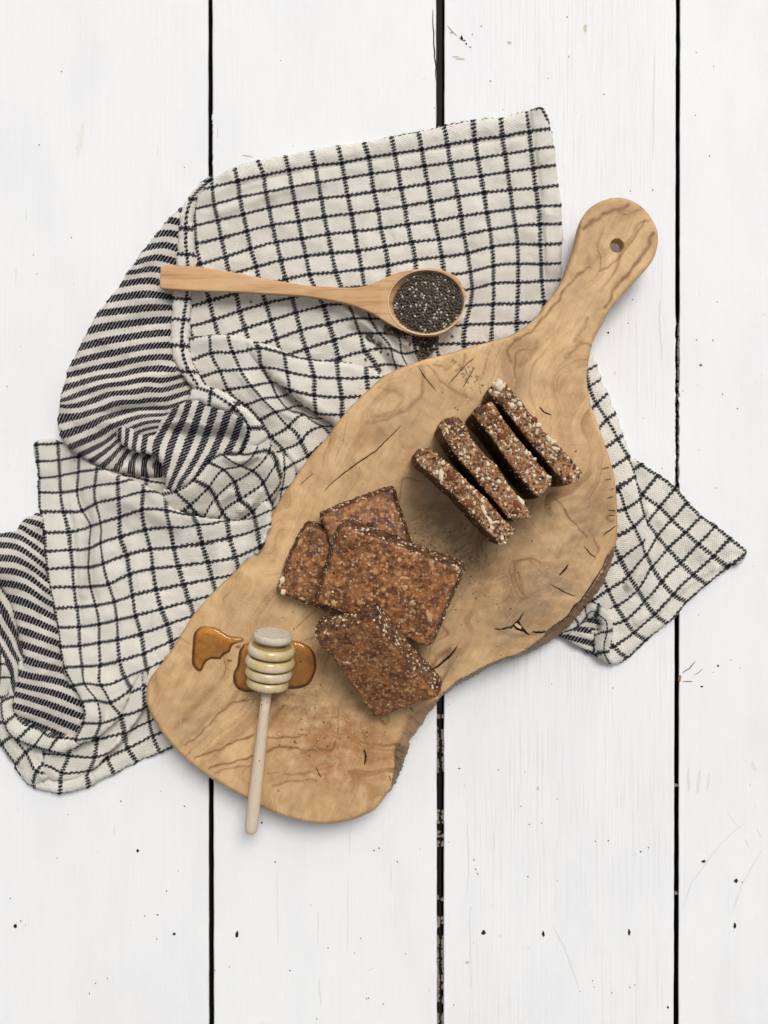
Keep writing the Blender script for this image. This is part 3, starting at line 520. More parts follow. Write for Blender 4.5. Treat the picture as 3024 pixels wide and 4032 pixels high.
patch('check_panel', outD3, uvD3, ZE([(1600,700,3.5),(1450,500,3),(1300,500,2.5),(1400,750,3),(1200,900,3),(1000,980,3),(800,1100,3.5),(560,1180,4),(350,1130,4),(200,1000,4.5),(1200,700,2.2),(900,900,2),(500,1000,3)]), M_check,
      [(ZE([(1659,600),(1420,700),(1190,815),(1010,910)]), 1.3, 9), (ZE([(1659,680),(1450,740),(1240,860),(1080,960),(900,1080),(700,1160)]), .9, 18)], R=14, skirt=.003, seed=13)
# --- S2 / S3: striped strip on the far left
s2 = {0:[(150,165),(260,190)],1:[(140,210),(200,250),(283,300)],2:[(0,262),(110,275),(200,320),(290,390)],3:[(0,330),(110,345),(200,400),(300,475)],4:[(0,420),(200,475),(312,560)],5:[(0,500),(200,550),(325,645)],6:[(0,585),(200,635),(345,725)],
 7:[(80,690),(250,755),(357,812)],8:[(110,800),(250,850),(368,900)],9:[(140,900),(375,985)],10:[(160,1000),(385,1075)],11:[(165,1095),(405,1165)],12:[(165,1200),(430,1255)]}
uvS2 = ZG([(a, b, a/90, k) for k, L in s2.items() for a, b in L])+Z3([(128,693,1.6,13),(432,787,5.7,13),(117,745,1.5,14),(443,856,5.8,14),(88,804,1.2,15),(420,926,5.6,15),(90,870,1.2,16),(400,990,5.3,16)])
outS2 = ZG([(-120,280),(0,252),(50,252),(95,245),(125,205),(155,165),(200,145),(245,118),(280,150),(310,300),(325,420),(345,560),(365,680),(385,800),(400,900),(415,1000),(440,1130),(470,1270)])+ZE([(700,250),(780,400),(800,520),(760,640),(715,730),(640,740),(520,720),(380,665),(280,600),(180,560),(110,480),(100,380),(140,280),(160,150),(170,0)])+ZG([(150,1150),(150,1020),(120,920),(95,800),(60,700),(0,610),(-120,560)])
zS2 = ZG([(0,280,5),(100,270,6),(200,180,5.5),(0,400,9),(150,400,11),(260,350,5.5),(0,550,9),(150,600,12),(290,560,6),(120,750,10),(250,800,12),(340,780,7),(160,950,10),(280,1000,13),(360,1000,8),(180,1150,11),(300,1200,14),(400,1200,8),(10,600,6)])+ZE([(200,100,9),(400,200,13),(600,300,9),(250,400,10),(450,450,12),(700,480,8),(300,570,7),(500,620,6.5),(680,650,6),(140,450,8)])
patch('striped_fold', outS2, uvS2, zS2, M_stripe, [(ZG([(110,300),(180,420),(260,560),(300,700)]), 1.2, 16)], R=18, skirt=.008, seed=14, crink=.0012)
uvS3 = ZG([(0,740,0,0),(60,850,1,0),(120,960,2,0),(150,1060,3,0),(0,895,0,1),(60,990,1,1),(128,1110,2.4,1),(140,1200,3.2,1),(0,1020,0,2),(60,1130,1,2),(90,1260,2.5,2),(10,640,0,-.7),(90,760,1.3,-.7)])
outS3 = ZG([(-120,560),(0,600),(70,680),(120,780),(150,900),(185,1020),(190,1150),(190,1300)])+ZE([(200,300),(170,440),(100,440),(70,300),(100,150),(60,50),(0,-60)])+ZG([(0,1060),(-120,900)])
patch('striped_fold', outS3, uvS3, ZG([(0,700,5.5),(60,900,5),(120,1000,5),(150,1200,6),(-80,700,5)])+ZE([(100,300,7),(150,400,7)]), M_stripe, [], R=16, skirt=.004, seed=15)
# --- E: hem running round the bottom left, and the layer under it
uvE2 = ZE([(240,860,1,1),(145,975,0,1),(340,1040,1,2),(310,1180,0,2.1),(430,1140,.4,2.7),(15,780,0,0),(120,700,1,0),(0,160,0,-3),(110,160,1,-3),(130,40,1,-4),(0,470,.3,-1.5),(100,560,1.1,-1),(560,1100,.8,3.1)])
outE2 = ZE([(-120,-80),(30,-60),(70,40),(110,130),(150,290),(200,500),(320,700),(480,800),(520,900),(480,1050),(400,1130),(330,1180),(240,1120),(180,1050),(130,970),(70,900),(20,835),(-30,760),(-120,650)])
patch('check_fold', outE2, uvE2, ZE([(0,100,5),(100,100,5.5),(60,400,4),(60,700,5),(30,800,5),(200,850,5.5),(140,950,5),(260,1000,5),(340,1040,6),(420,950,4),(320,1150,4.5),(450,850,4)]), M_check,
      [(ZE([(240,870),(290,950),(340,1040),(430,1120)]), 2.2, 12), (ZE([(40,720),(150,850),(200,960)]), 1.6, 14), (ZE([(380,900),(390,1000)]), 2.0, 12)], R=16, skirt=.004, seed=16)
uvE = ZE([(10,385,0,0),(130,330,1,0),(25,500,.05,.6),(125,440,1,.6),(90,690,0,1.5),(200,575,1,1.5),(235,778,0,2.5),(372,645,1,2.5),(390,822,0,3.5),(450,708,1,3.5),(550,850,.1,4.5),(690,735,1,4.5),(-60,200,0,-1)])
outE = ZE([(140,325),(60,330),(5,385),(-5,480),(20,580),(85,695),(150,745),(235,785),(300,815),(390,835),(480,865),(560,868),(640,840),(760,790),(720,735),(660,700),(560,722),(470,700),(372,640),(290,610),(200,565),(150,500),(125,430)])
patch('folded_hem', outE, uvE, ZE([(60,400,11),(80,500,12),(150,640,13),(300,720,13),(450,780,12.5),(580,800,12),(680,760,11)]), M_check, [], R=26, skirt=.008, seed=17, step=7)
# --- F: right hand corner of the towel
cF = {-2:[(870,545,5),(980,615,6),(1095,702,7),(1170,795,8),(1265,885,9),(1355,950,10),(1450,1030,11)], -1:[(880,745,6),(990,825,7),(1070,905,8),(1160,990,9),(1245,1065,10),(1345,1145,11),(1440,1212,12)],
 0:[(910,925,7),(975,1015,8),(1045,1095,9),(1130,1188,10),(1210,1265,11),(1300,1330,12)], 1:[(905,1135,8),(940,1215,9),(1005,1310,10),(1080,1395,11),(1168,1445,12)], 2:[(790,1270,8),(850,1365,9),(893,1437,10),(960,1525,11),(1045,1587,12)],
 3:[(655,1365,8),(705,1470,9),(765,1563,10),(825,1643,11),(900,1692,12)], 4:[(690,1735,11),(780,1812,12),(600,1600,10)]}
uvF2 = [(a, b, k, r) for k, L in cF.items() for a, b, r in L]+[(1550,1115,-1.95,11.9),(1510,1180,-1.2,12.1),(790,600,-1,5)]
outF2 = [(760,500),(800,500),(870,532),(975,602),(1100,692),(1175,782),(1265,878),(1360,942),(1460,1022),(1545,1090),(1558,1125),(1530,1180),(1450,1220),(1300,1335),(1175,1450),(1085,1550),(1020,1600),(910,1700),(800,1800),(740,1838),(690,1845),(640,1820),(600,1700),(450,1560),(450,1200),(600,900),(700,600)]
zF2 = [(800,520,2.5),(980,620,2.5),(1170,800,2.6),(1400,1000,3),(1540,1110,4),(1300,1100,2.6),(1100,1000,2.4),(900,700,2.5),(950,950,2.8),(900,1150,5),(1000,1300,3.5),(1200,1300,2.6),(1300,1320,3.2),(1000,1560,3.4),(850,1500,4),(820,1700,3.4),(700,1600,4),(700,1840,4),(600,1400,4),(600,1000,2),(700,1300,5)]
rF2 = [(ZF([(925,860),(900,1000),(900,1130),(860,1250),(800,1330)]), 4, 22), (ZF([(960,950),(960,1100),(900,1250),(830,1400)]), -1.5, 20), (ZF([(1440,1200),(1280,1290),(1150,1390),(1000,1500),(840,1620)]), -1.6, 9), (ZF([(1480,1170),(1300,1260),(1130,1360),(980,1480),(850,1580)]), 1.5, 10),
       (ZF([(1060,960),(1200,1040),(1330,1190)]), 1.0, 30), (ZF([(760,1780),(900,1660),(1060,1560),(1200,1420),(1350,1290)]), 1.2, 12)]
patch('check_panel', ZF(outF2), ZF(uvF2), ZF(zF2), M_check, rF2, R=9, skirt=.002, seed=18, crink=.0007)
uvF1 = [(530,40,0,-1),(580,150,0,0),(645,250,0,1),(718,378,0,2),(785,495,0,3),(838,620,0,4),(868,770,0,5),(895,880,0,6),(722,712,1,4),(765,835,1,5),(825,950,1,6),(875,1060,1,7),(905,1135,1,8),(940,1215,1,9),(735,1165,2,7),(790,1270,2,8),(850,1365,2,9),(655,1365,3,8),(705,1470,3,9),
        (652,82,-.6,0),(705,212,-.55,1),(753,352,-.35,2),(690,560,.85,3),(720,690,.8,4),(650,425,.6,2),(600,303,.6,1),(715,850,1.4,5),(720,1010,1.7,6),(620,1540,4,9),(590,-110,-.5,-2),(600,1250,3,7)]
outF1 = [(520,-200),(555,-165),(590,-80),(620,20),(655,80),(680,150),(708,212),(733,290),(755,350),(782,430),(800,500),(830,600),(862,720),(882,800),(897,880),(903,980),(910,1070),(925,1150),(945,1212),(900,1290),(855,1368),(780,1420),(705,1473),(620,1545),(480,1620),(400,1500),(420,1100),(480,600),(450,200),(420,-100)]
zF1 = [(540,-100,5),(600,100,7),(560,200,7),(680,200,6),(640,350,8),(750,420,7.5),(700,520,8.5),(820,700,8.5),(740,760,9),(880,900,9),(760,1000,9),(890,1050,8.5),(930,1200,6.5),(800,1200,7),(850,1350,4.8),(700,1450,5),(650,1300,6),(620,1540,4.5),(500,1000,6)]
patch('check_fold', ZF(outF1), ZF(uvF1), ZF(zF1), M_check, [], R=30, skirt=.0055, seed=19)
uvG1 = [(1000,990,0,0),(1130,1005,1,0),(880,1045,-1,1),(1000,1080,0,1),(1110,1112,1,1),(1080,915,.5,-1),(1160,935,1.2,-1),(1080,1180,.8,2)]
outG1 = [(1000,940),(1080,880),(1170,890),(1200,960),(1160,1050),(1140,1140),(1120,1200),(1060,1180),(980,1130),(880,1060),(800,1040),(800,960)]
patch('striped_fold', ZR(outG1), ZR(uvG1), ZR([(1000,960,4),(1100,920,4.5),(1100,1050,3.5),(1000,1080,4.5),(1100,1180,4),(850,1020,4)]), M_stripe, [(ZR([(960,1000),(1060,1050),(1120,1060)]), 1.2, 12)], R=14, skirt=.003, seed=20, step=6)
uvG2 = [(990,965,0,-2),(1060,885,0,-1),(1150,870,0,0),(1220,930,0,1-.4),(1225,1010,0,1),(1203,1095,0,1.5),(1200,1180,0,2),(1240,1260,0,2.6),(1160,790,-1,0),(1120,870,.4,0),(960,900,-.7,-2),(1265,960,-.6,.8),(1130,1078,.9,1.5),(1160,1180,.6,2),(1260,1100,-.6,1.6)]
outG2 = [(830,1040),(900,970),(960,900),(1010,840),(1070,790),(1130,770),(1190,805),(1235,860),(1265,930),(1272,1010),(1255,1090),(1242,1170),(1262,1230),(1310,1262),(1290,1280),(1240,1270),(1185,1245),(1130,1210),(1112,1150),(1110,1070),(1130,1020),(1165,990),(1178,940),(1150,905),(1100,895),(1050,910),(1005,950),(960,1000),(890,1045)]
patch('folded_hem', ZR(outG2), ZR(uvG2), ZR([(900,1010,5),(1000,900,8),(1100,830,9),(1200,870,10),(1240,960,10),(1220,1080,9.5),(1200,1180,8.5),(1240,1250,6),(1140,1130,7)]), M_check, [], R=18, skirt=.006, seed=21, step=6)
#--PART2--
# ---------------------------------------------------------------- wooden board
BZ = .023
def sg(fn, pts): return [(p[0], p[1]) for p in fn(pts)]
seg = [
 (sg(ZH, [(1050,165),(1130,163),(1210,185),(1290,230),(1350,290),(1400,370),(1425,430),(1432,500),(1425,570),(1400,650),(1350,730),(1260,830),(1150,950),(1050,1070),(980,1190),(920,1300),(885,1400),(865,1500),(852,1600)])
  + sg(ZF, [(515,0),(522,60),(540,150),(570,240),(597,310),(627,400),(652,470),(682,570),(702,680),(711,800),(714,900),(713,1000),(706,1075)]), None),
 (sg(ZR, [(1288,345),(1262,440),(1235,530),(1195,615),(1130,705),(1060,800),(980,880),(900,970),(820,1050),(720,1112),(620,1165),(460,1230),(385,1226),(340,1262),(250,1292),(180,1352),(100,1388),(0,1443)]),
  sg(ZR, [(1243,350),(1212,420),(1195,470),(1165,535),(1130,572),(1095,610),(1085,645),(1045,700),(1000,762),(950,790),(920,850),(860,910),(780,960),(725,1015),(700,1045),(640,1097),(590,1130),(540,1162),(470,1200),(400,1214),(330,1240),(200,1300),(60,1378),(0,1408)])),
 (sg(ZT, [(1098,172),(1050,200),(1020,240),(920,300),(830,380),(800,440),(790,490),(740,545),(690,580),(640,650),(600,750),(540,800),(510,870),(410,980),(412,1080),(360,1200),(320,1330),(250,1500),(168,1690)]),
  sg(ZT, [(1098,112),(1000,195),(900,280),(820,370),(700,440),(560,500),(490,545),(380,590),(340,680),(330,770),(270,900),(200,1010),(175,1100),(165,1200),(185,1340),(172,1450),(150,1560),(148,1672)])),
 (sg(ZT, [(100,1752),(0,1876)]) + sg(ZN, [(1260,990),(1220,1020),(1120,1060),(1000,1078),(900,1070),(800,1045),(690,1000),(600,950),(500,895),(400,835),(330,785),(260,720),(190,640),(140,560),(105,490),(95,430),(110,360),(150,300),(200,240),(258,150)])
  + sg(Z2, [(1050,1415),(1160,1290),(1260,1195),(1340,1115),(1405,1045),(1445,960),(1475,880),(1510,810),(1560,730)]) + sg(ZB, [(900,1395),(1000,1245),(1100,1110),(1200,1000),(1270,905),(1320,840),(1380,765),(1480,660),(1580,570)])
  + sg(Z4, [(560,1500),(665,1447),(777,1407),(894,1378),(998,1348),(1080,1325),(1150,1305),(1250,1275),(1330,1230),(1415,1155)]) + sg(ZH, [(490,1062),(560,970),(610,900),(650,830),(680,750),(718,650),(745,560),(765,470),(790,380),(830,300),(890,235),(970,190)]), None)]
STEP = 7.5
Oall = []; Tall = []; bark = []
for O_, T_ in seg:
    rs = resample(np.array(O_), None, False, n=2)
    L = np.hypot(*np.diff(np.array(O_), axis=0).T).sum(); n = int(L/STEP)
    if T_ is None:
        q = smooth_closed(O_, STEP, False); q = resample(q, None, False, n=n)
        tg = np.gradient(q, axis=0); tg /= np.hypot(tg[:, 0], tg[:, 1])[:, None]
        nrm = np.stack([-tg[:, 1], tg[:, 0]], 1)            # inward for a clockwise (screen) loop
        Oall.append(q); Tall.append(q+nrm*11); bark += [0.]*n
    else:
        q = resample(np.array(O_), None, False, n=n); r_ = resample(np.array(T_), None, False, n=n)
        q = q+rng.normal(0, 1.3, q.shape); r_ = r_+rng.normal(0, 1.5, r_.shape)
        Oall.append(q); Tall.append(r_); bark += [1.]*n
Oall = np.vstack(Oall); Tall = np.vstack(Tall); bark = np.array(bark)
k5 = np.hanning(7); k5 /= k5.sum(); bk = np.convolve(np.r_[bark[-3:], bark, bark[:3]], k5, 'valid')
hc = ZH([(1097, 555)])[0]
holeT = np.array([(hc[0]+28*math.cos(a), hc[1]+28*math.sin(a)) for a in np.linspace(0, 2*np.pi, 40, endpoint=False)])

def sstep(x, a, b):
    t_ = np.clip((x-a)/(b-a), 0, 1); return t_*t_*(3-2*t_)
CRK = [(ZW([(215,720),(240,690),(300,640),(380,580),(470,520),(530,460),(590,400)]), 2.6), (ZW([(670,110),(700,160),(760,235)]), 2.0), (ZW([(945,70),(905,105),(880,130),(850,165),(820,200)]), 2.0), (ZW([(945,125),(915,170),(890,215)]), 2.0),
       (ZR([(910,462),(885,495),(835,550)]), 5), (ZR([(765,620),(820,655),(880,690),(970,720)]), 2.2), (ZR([(1040,312),(1080,370),(1140,410)]), 2.6), (ZR([(300,983),(350,995),(440,972),(470,950),(510,905),(545,853)]), 4.2),
       (ZR([(455,960),(490,990),(530,1000),(590,1038)]), 4.5), (ZR([(615,1012),(700,1018),(720,1008)]), 5), (ZR([(1190,222),(1230,195),(1300,140)]), 3), (ZF([(205,165),(240,205),(285,222)]), 3),
       (ZK([(1280,1455),(1330,1430),(1380,1385),(1430,1345),(1475,1280)]), 6), (ZN([(1190,700),(1200,740),(1196,780)]), 5), (ZN([(950,790),(975,845)]), 2), (ZF([(610,575),(665,563)]), 1.8), (ZF([(633,646),(682,640)]), 1.8), (ZF([(668,708),(694,700)]), 2),
       (ZF([(650,768),(690,752)]), 2), (ZF([(655,845),(706,846)]), 2.4), (ZF([(655,880),(700,878)]), 2), (ZK([(430,25),(370,75),(330,110)]), 1.5), (ZT([(120,1490),(150,1560)]), 2), (ZT([(420,500),(480,560)]), 2.5), (ZR([(1238,360),(1190,480),(1134,570),(1090,640),(1045,705),(1003,765),(955,795),(924,855),(865,915),(785,965),(725,1015)]), 3.2)]
LINES = [(ZN([(290,690),(400,590),(470,520),(530,470),(600,455)]), 4, .75), (ZN([(345,745),(400,720),(470,700),(550,660),(640,632)]), 4, .8), (ZN([(700,640),(800,640),(890,632)]), 3.5, .8), (ZN([(640,745),(720,702),(800,690),(880,705),(950,712),(975,698),(1020,712),(1050,695),(1045,670)]), 4, .85),
         (ZN([(410,800),(470,775),(530,770),(580,755),(640,740)]), 4.5, .75), (ZN([(440,820),(500,800),(560,790),(620,780)]), 3, .55), (ZN([(740,890),(800,865),(870,855),(950,860)]), 4, .5), (ZN([(710,815),(800,830),(900,820),(1000,825)]), 4, .45),
         (ZN([(250,595),(330,500),(420,410)]), 14, .28), (ZN([(1060,500),(1060,600),(1045,660)]), 3, .5), (ZN([(1170,560),(1200,640),(1210,740)]), 4, .45), (ZN([(600,455),(700,440),(800,480)]), 3, .3),
         (ZH([(1190,215),(1100,265),(1000,290),(920,340),(820,415)]), 8, .7), (ZH([(1390,440),(1360,560),(1280,660),(1200,770),(1110,860),(1060,960),(1000,1050)]), 8, .7), (ZH([(1330,350),(1270,440),(1180,570),(1080,690),(960,760)]), 4, .6), (ZH([(880,730),(780,790),(680,900),(600,1020),(520,1120),(400,1250),(260,1330),(200,1420),(240,1500)]), 5, .65),
         (ZH([(880,735),(830,720),(960,640),(1020,600)]), 16, .2), (ZH([(800,1340),(760,1400),(680,1470)]), 10, .4), (ZH([(450,1330),(420,1400),(380,1480),(300,1530)]), 8, .35), (ZH([(860,1150),(800,1250),(760,1330)]), 7, .4),
         (ZW([(690,115),(700,180),(680,260),(620,320),(520,370),(420,390)]), 7, .4), (ZW([(720,110),(790,190),(860,240),(930,270)]), 7, .4), (ZW([(745,100),(800,130),(840,110)]), 5, .4), (ZW([(480,220),(560,230),(600,270),(560,330),(450,360)]), 8, .3), (ZW([(900,60),(880,110),(850,140)]), 5, .5),
         (ZR([(470,520),(470,450),(540,410),(620,420),(680,460)]), 5, .6), (ZR([(500,520),(520,600),(545,690),(580,730),(520,750)]), 6, .5), (ZR([(440,540),(450,640),(400,760),(330,800)]), 5, .35), (ZR([(820,400),(870,300),(960,240),(1080,230)]), 8, .3), (ZR([(590,430),(700,540)]), 4, .3),
         (ZR([(320,330),(310,400),(260,470),(200,500)]), 3, .55), (ZR([(860,10),(900,70),(960,120),(1010,190),(1050,245)]), 3.5, .85), (ZW([(1330,740),(1400,840),(1470,920)]), 3.5, .5), (ZK([(1290,1420),(1330,1370),(1420,1300),(1400,1350)]), 9, .6)]
GREY = [((2190,2290), 95, .40), ((2110,2380), 90, .35), ((2330,2010), 85, .30), ((2290,2080), 70, .25), ((1760,2590), 60, .45), ((1990,2470), 60, .40), ((760,2860), 70, .28), ((1000,2500), 110, .12), ((1650,2130), 130, .22), ((1800,2250), 110, .25), ((1480,2060), 90, .2), ((2050,2420), 60, .35), ((1720,2020), 60, .2), ((1650,2240), 120, .30), ((1900,2120), 120, .22), ((1210,2740), 90, .25), ((1560,1640), 80, .22), ((2020,1500), 70, .2)]
WARM = [((1400,2960), 150, .5), ((1130,2760), 110, .35), ((1300,2880), 120, .4), ((1080,1890), 120, .25), ((2350,1900), 90, .2), ((1900,2330), 130, .25), ((2150,2600), 130, .2), ((720,2600), 120, .2), ((1600,1780), 120, .15)]
FLECK = [((1135,2760), 75, .9), ((1260,2830), 60, .6), ((1700,2120), 80, .7), ((1650,2180), 70, .7), ((1780,2210), 60, .7), ((1600,2230), 90, .4), ((1850,2080), 50, .5), ((1880,2290), 90, .5), ((1380,3060), 40, .5), ((1790,2300), 60, .4), ((1320,2960), 90, .4), ((1520,2270), 60, .4), ((2250,1620), 60, .3)]
WORM = ZW([(885,150),(900,130),(915,120),(890,165),(905,175),(920,150),(930,165),(900,185),(950,165),(955,180),(960,170),(945,190),(912,195),(925,140),(935,125),(840,85),(850,95),(845,100),(835,92),(880,120),(870,110),(905,150),(915,160),(895,158)])+ZN([(762,910),(762,914)])+ZS([(770,350),(560,15),(590,30)])
def wood(x, y, b_=None):
    wx = fbm(x/520, y/520, 3, 11)*300+fbm(x/170, y/170, 2, 14)*60
    c = .84*x+.54*y+wx
    for (kx, ky, s_, A) in [(1480,1570,150,200),(2110,2330,150,-280),(1930,2240,160,150),(1330,2980,130,170),(2230,1500,110,90),(1010,3080,260,320),(1750,1640,120,-140),(2300,1950,120,120)]:
        c = c+A*np.exp(-((x-kx)**2+(y-ky)**2)/(2*s_*s_))
    a = perlin(c/62, x*0+3.3, 31); bnd = sstep(a, .02, .5)*.5
    ln = 1-sstep(np.abs(perlin(c/95, x*0+9.1, 33)), .0, .055)
    fine = perlin(c/11, (y*.84-x*.54)/260, 35)*.5+.5
    vis = sstep(fbm(x/260, y/260, 2, 37), -.35, .35)
    d = bnd*.62*(.35+.65*vis)+ln*.60*vis+(fine-.5)*.22
    d = d+fbm(x/36, y/36, 3, 41)*.17+fbm(x/110, y/110, 3, 42)*.34
    d = np.clip(d+.16, 0, 1)[:, None]
    light = np.array([.680, .450, .235]); dark = np.array([.270, .135, .052])
    col = light*(1-d)+dark*d
    lg = fbm(x/330, y/330, 2, 43)[:, None]; col = col*(1+.13*lg)
    col = np.clip(.375*np.array([1.42, .90, .44])+(col-.375*np.array([1.42, .90, .44]))*1.28-.012, .02, .8)
    for (cx, cy), s_, al in WARM:
        g = np.clip(1.8*al*np.exp(-((x-cx)**2+(y-cy)**2)/(2*s_*s_))*(.5+1.2*fbm(x/45, y/45, 3, 45)), 0, .9)[:, None]; col = col*(1-g)+np.array([.335, .145, .046])*g
    for (cx, cy), s_, al in GREY:
        g = np.clip(1.5*al*np.exp(-((x-cx)**2+(y-cy)**2)/(2*s_*s_))*(.9+1.3*fbm((x+.5*y)/60, y/30, 3, 47)), 0, .92)[:, None]; col = col*(1-g)+np.array([.235, .165, .100])*g
    fl = sstep(fbm(x/13, y/13, 3, 51), .26, .44); fl2 = sstep(fbm(x/30, y/22, 3, 53), .22, .5)
    for (cx, cy), s_, al in FLECK:
        g = np.clip(1.35*al*np.exp(-((x-cx)**2+(y-cy)**2)/(2*s_*s_))*np.maximum(fl, fl2*.6), 0, 1)[:, None]; col = col*(1-g*.8)+np.array([.16, .07, .035])*g*.8
    # long knife-worn streaks and pores
    st = fbm((x*.9+y*.43)/9, (y*.9-x*.43)/150, 3, 55); st2 = fbm((x*.6-y*.8)/8, (y*.6+x*.8)/170, 3, 57)
    col = col*(1-.20*np.clip(st, 0, 1)[:, None]-.14*np.clip(st2, 0, 1)[:, None])+np.array([.10, .08, .05])*np.clip(-st, 0, 1)[:, None]*.6
    for pl_, w_, al in LINES:
        q = np.array([p[:2] for p in pl_]); m_ = (x > q[:, 0].min()-60) & (x < q[:, 0].max()+60) & (y > q[:, 1].min()-60) & (y < q[:, 1].max()+60)
        if not m_.any(): continue
        xx = x[m_]+perlin(x[m_]/40, y[m_]/40, 61)*9; yy = y[m_]+perlin(x[m_]/40, y[m_]/40, 62)*9
        dd = dist_poly(xx, yy, pl_, False); g = np.clip(al*1.45*np.exp(-(dd/w_)**2)*(1+.4*perlin(xx/30, yy/30, 63)), 0, 1)[:, None]
        col[m_] = col[m_]*(1-g)+np.array([.215, .098, .038])*g
    return col
BL = [(ZR([(1235,352),(1210,420),(1180,500),(1130,570),(1085,640),(1040,700),(1000,760),(950,790),(920,850),(860,910),(780,960),(720,1010)]), 5, .85), (ZR([(1200,540),(1130,640),(1060,740)]), 5, .5),
      (ZT([(430,760),(340,850),(260,980),(190,1060),(180,1130),(200,1300)]), 12, .55), (ZT([(410,1080),(300,1180),(250,1250),(215,1340),(180,1420),(165,1600)]), 6, .8), (ZT([(560,490),(490,545),(420,590)]), 6, .6), (ZT([(300,1220),(330,1260),(260,1400),(230,1500)]), 4, .6), (ZR([(700,1140),(640,1150),(600,1170)]), 6, .6), (ZR([(560,1140),(640,1110),(740,1040),(820,1000)]), 4, .4)]
def crackmask(x, y):
    r = np.zeros(len(x))
    for pl_, w_ in CRK:
        q = np.array([p[:2] for p in pl_]); m_ = (x > q[:, 0].min()-20) & (x < q[:, 0].max()+20) & (y > q[:, 1].min()-20) & (y < q[:, 1].max()+20)
        if not m_.any(): continue
        xx = x[m_]+perlin(x[m_]/14, y[m_]/14, 71)*3; yy = y[m_]+perlin(x[m_]/14, y[m_]/14, 72)*3
        dd = dist_poly(xx, yy, pl_, False)
        e0 = np.minimum(np.hypot(xx-q[0, 0], yy-q[0, 1]), np.hypot(xx-q[-1, 0], yy-q[-1, 1]))
        ww = (w_*.6+.5)*(.45+.55*np.clip(e0/45, 0, 1))
        r[m_] = np.maximum(r[m_], (1-sstep(dd, ww*.3, ww*1.3))*(.35 if w_ < 4 else .8))
    for p in WORM:
        dd = np.hypot(x-p[0], y-p[1]); r = np.maximum(r, (1-sstep(dd, 2, 5))*.8)
    return r
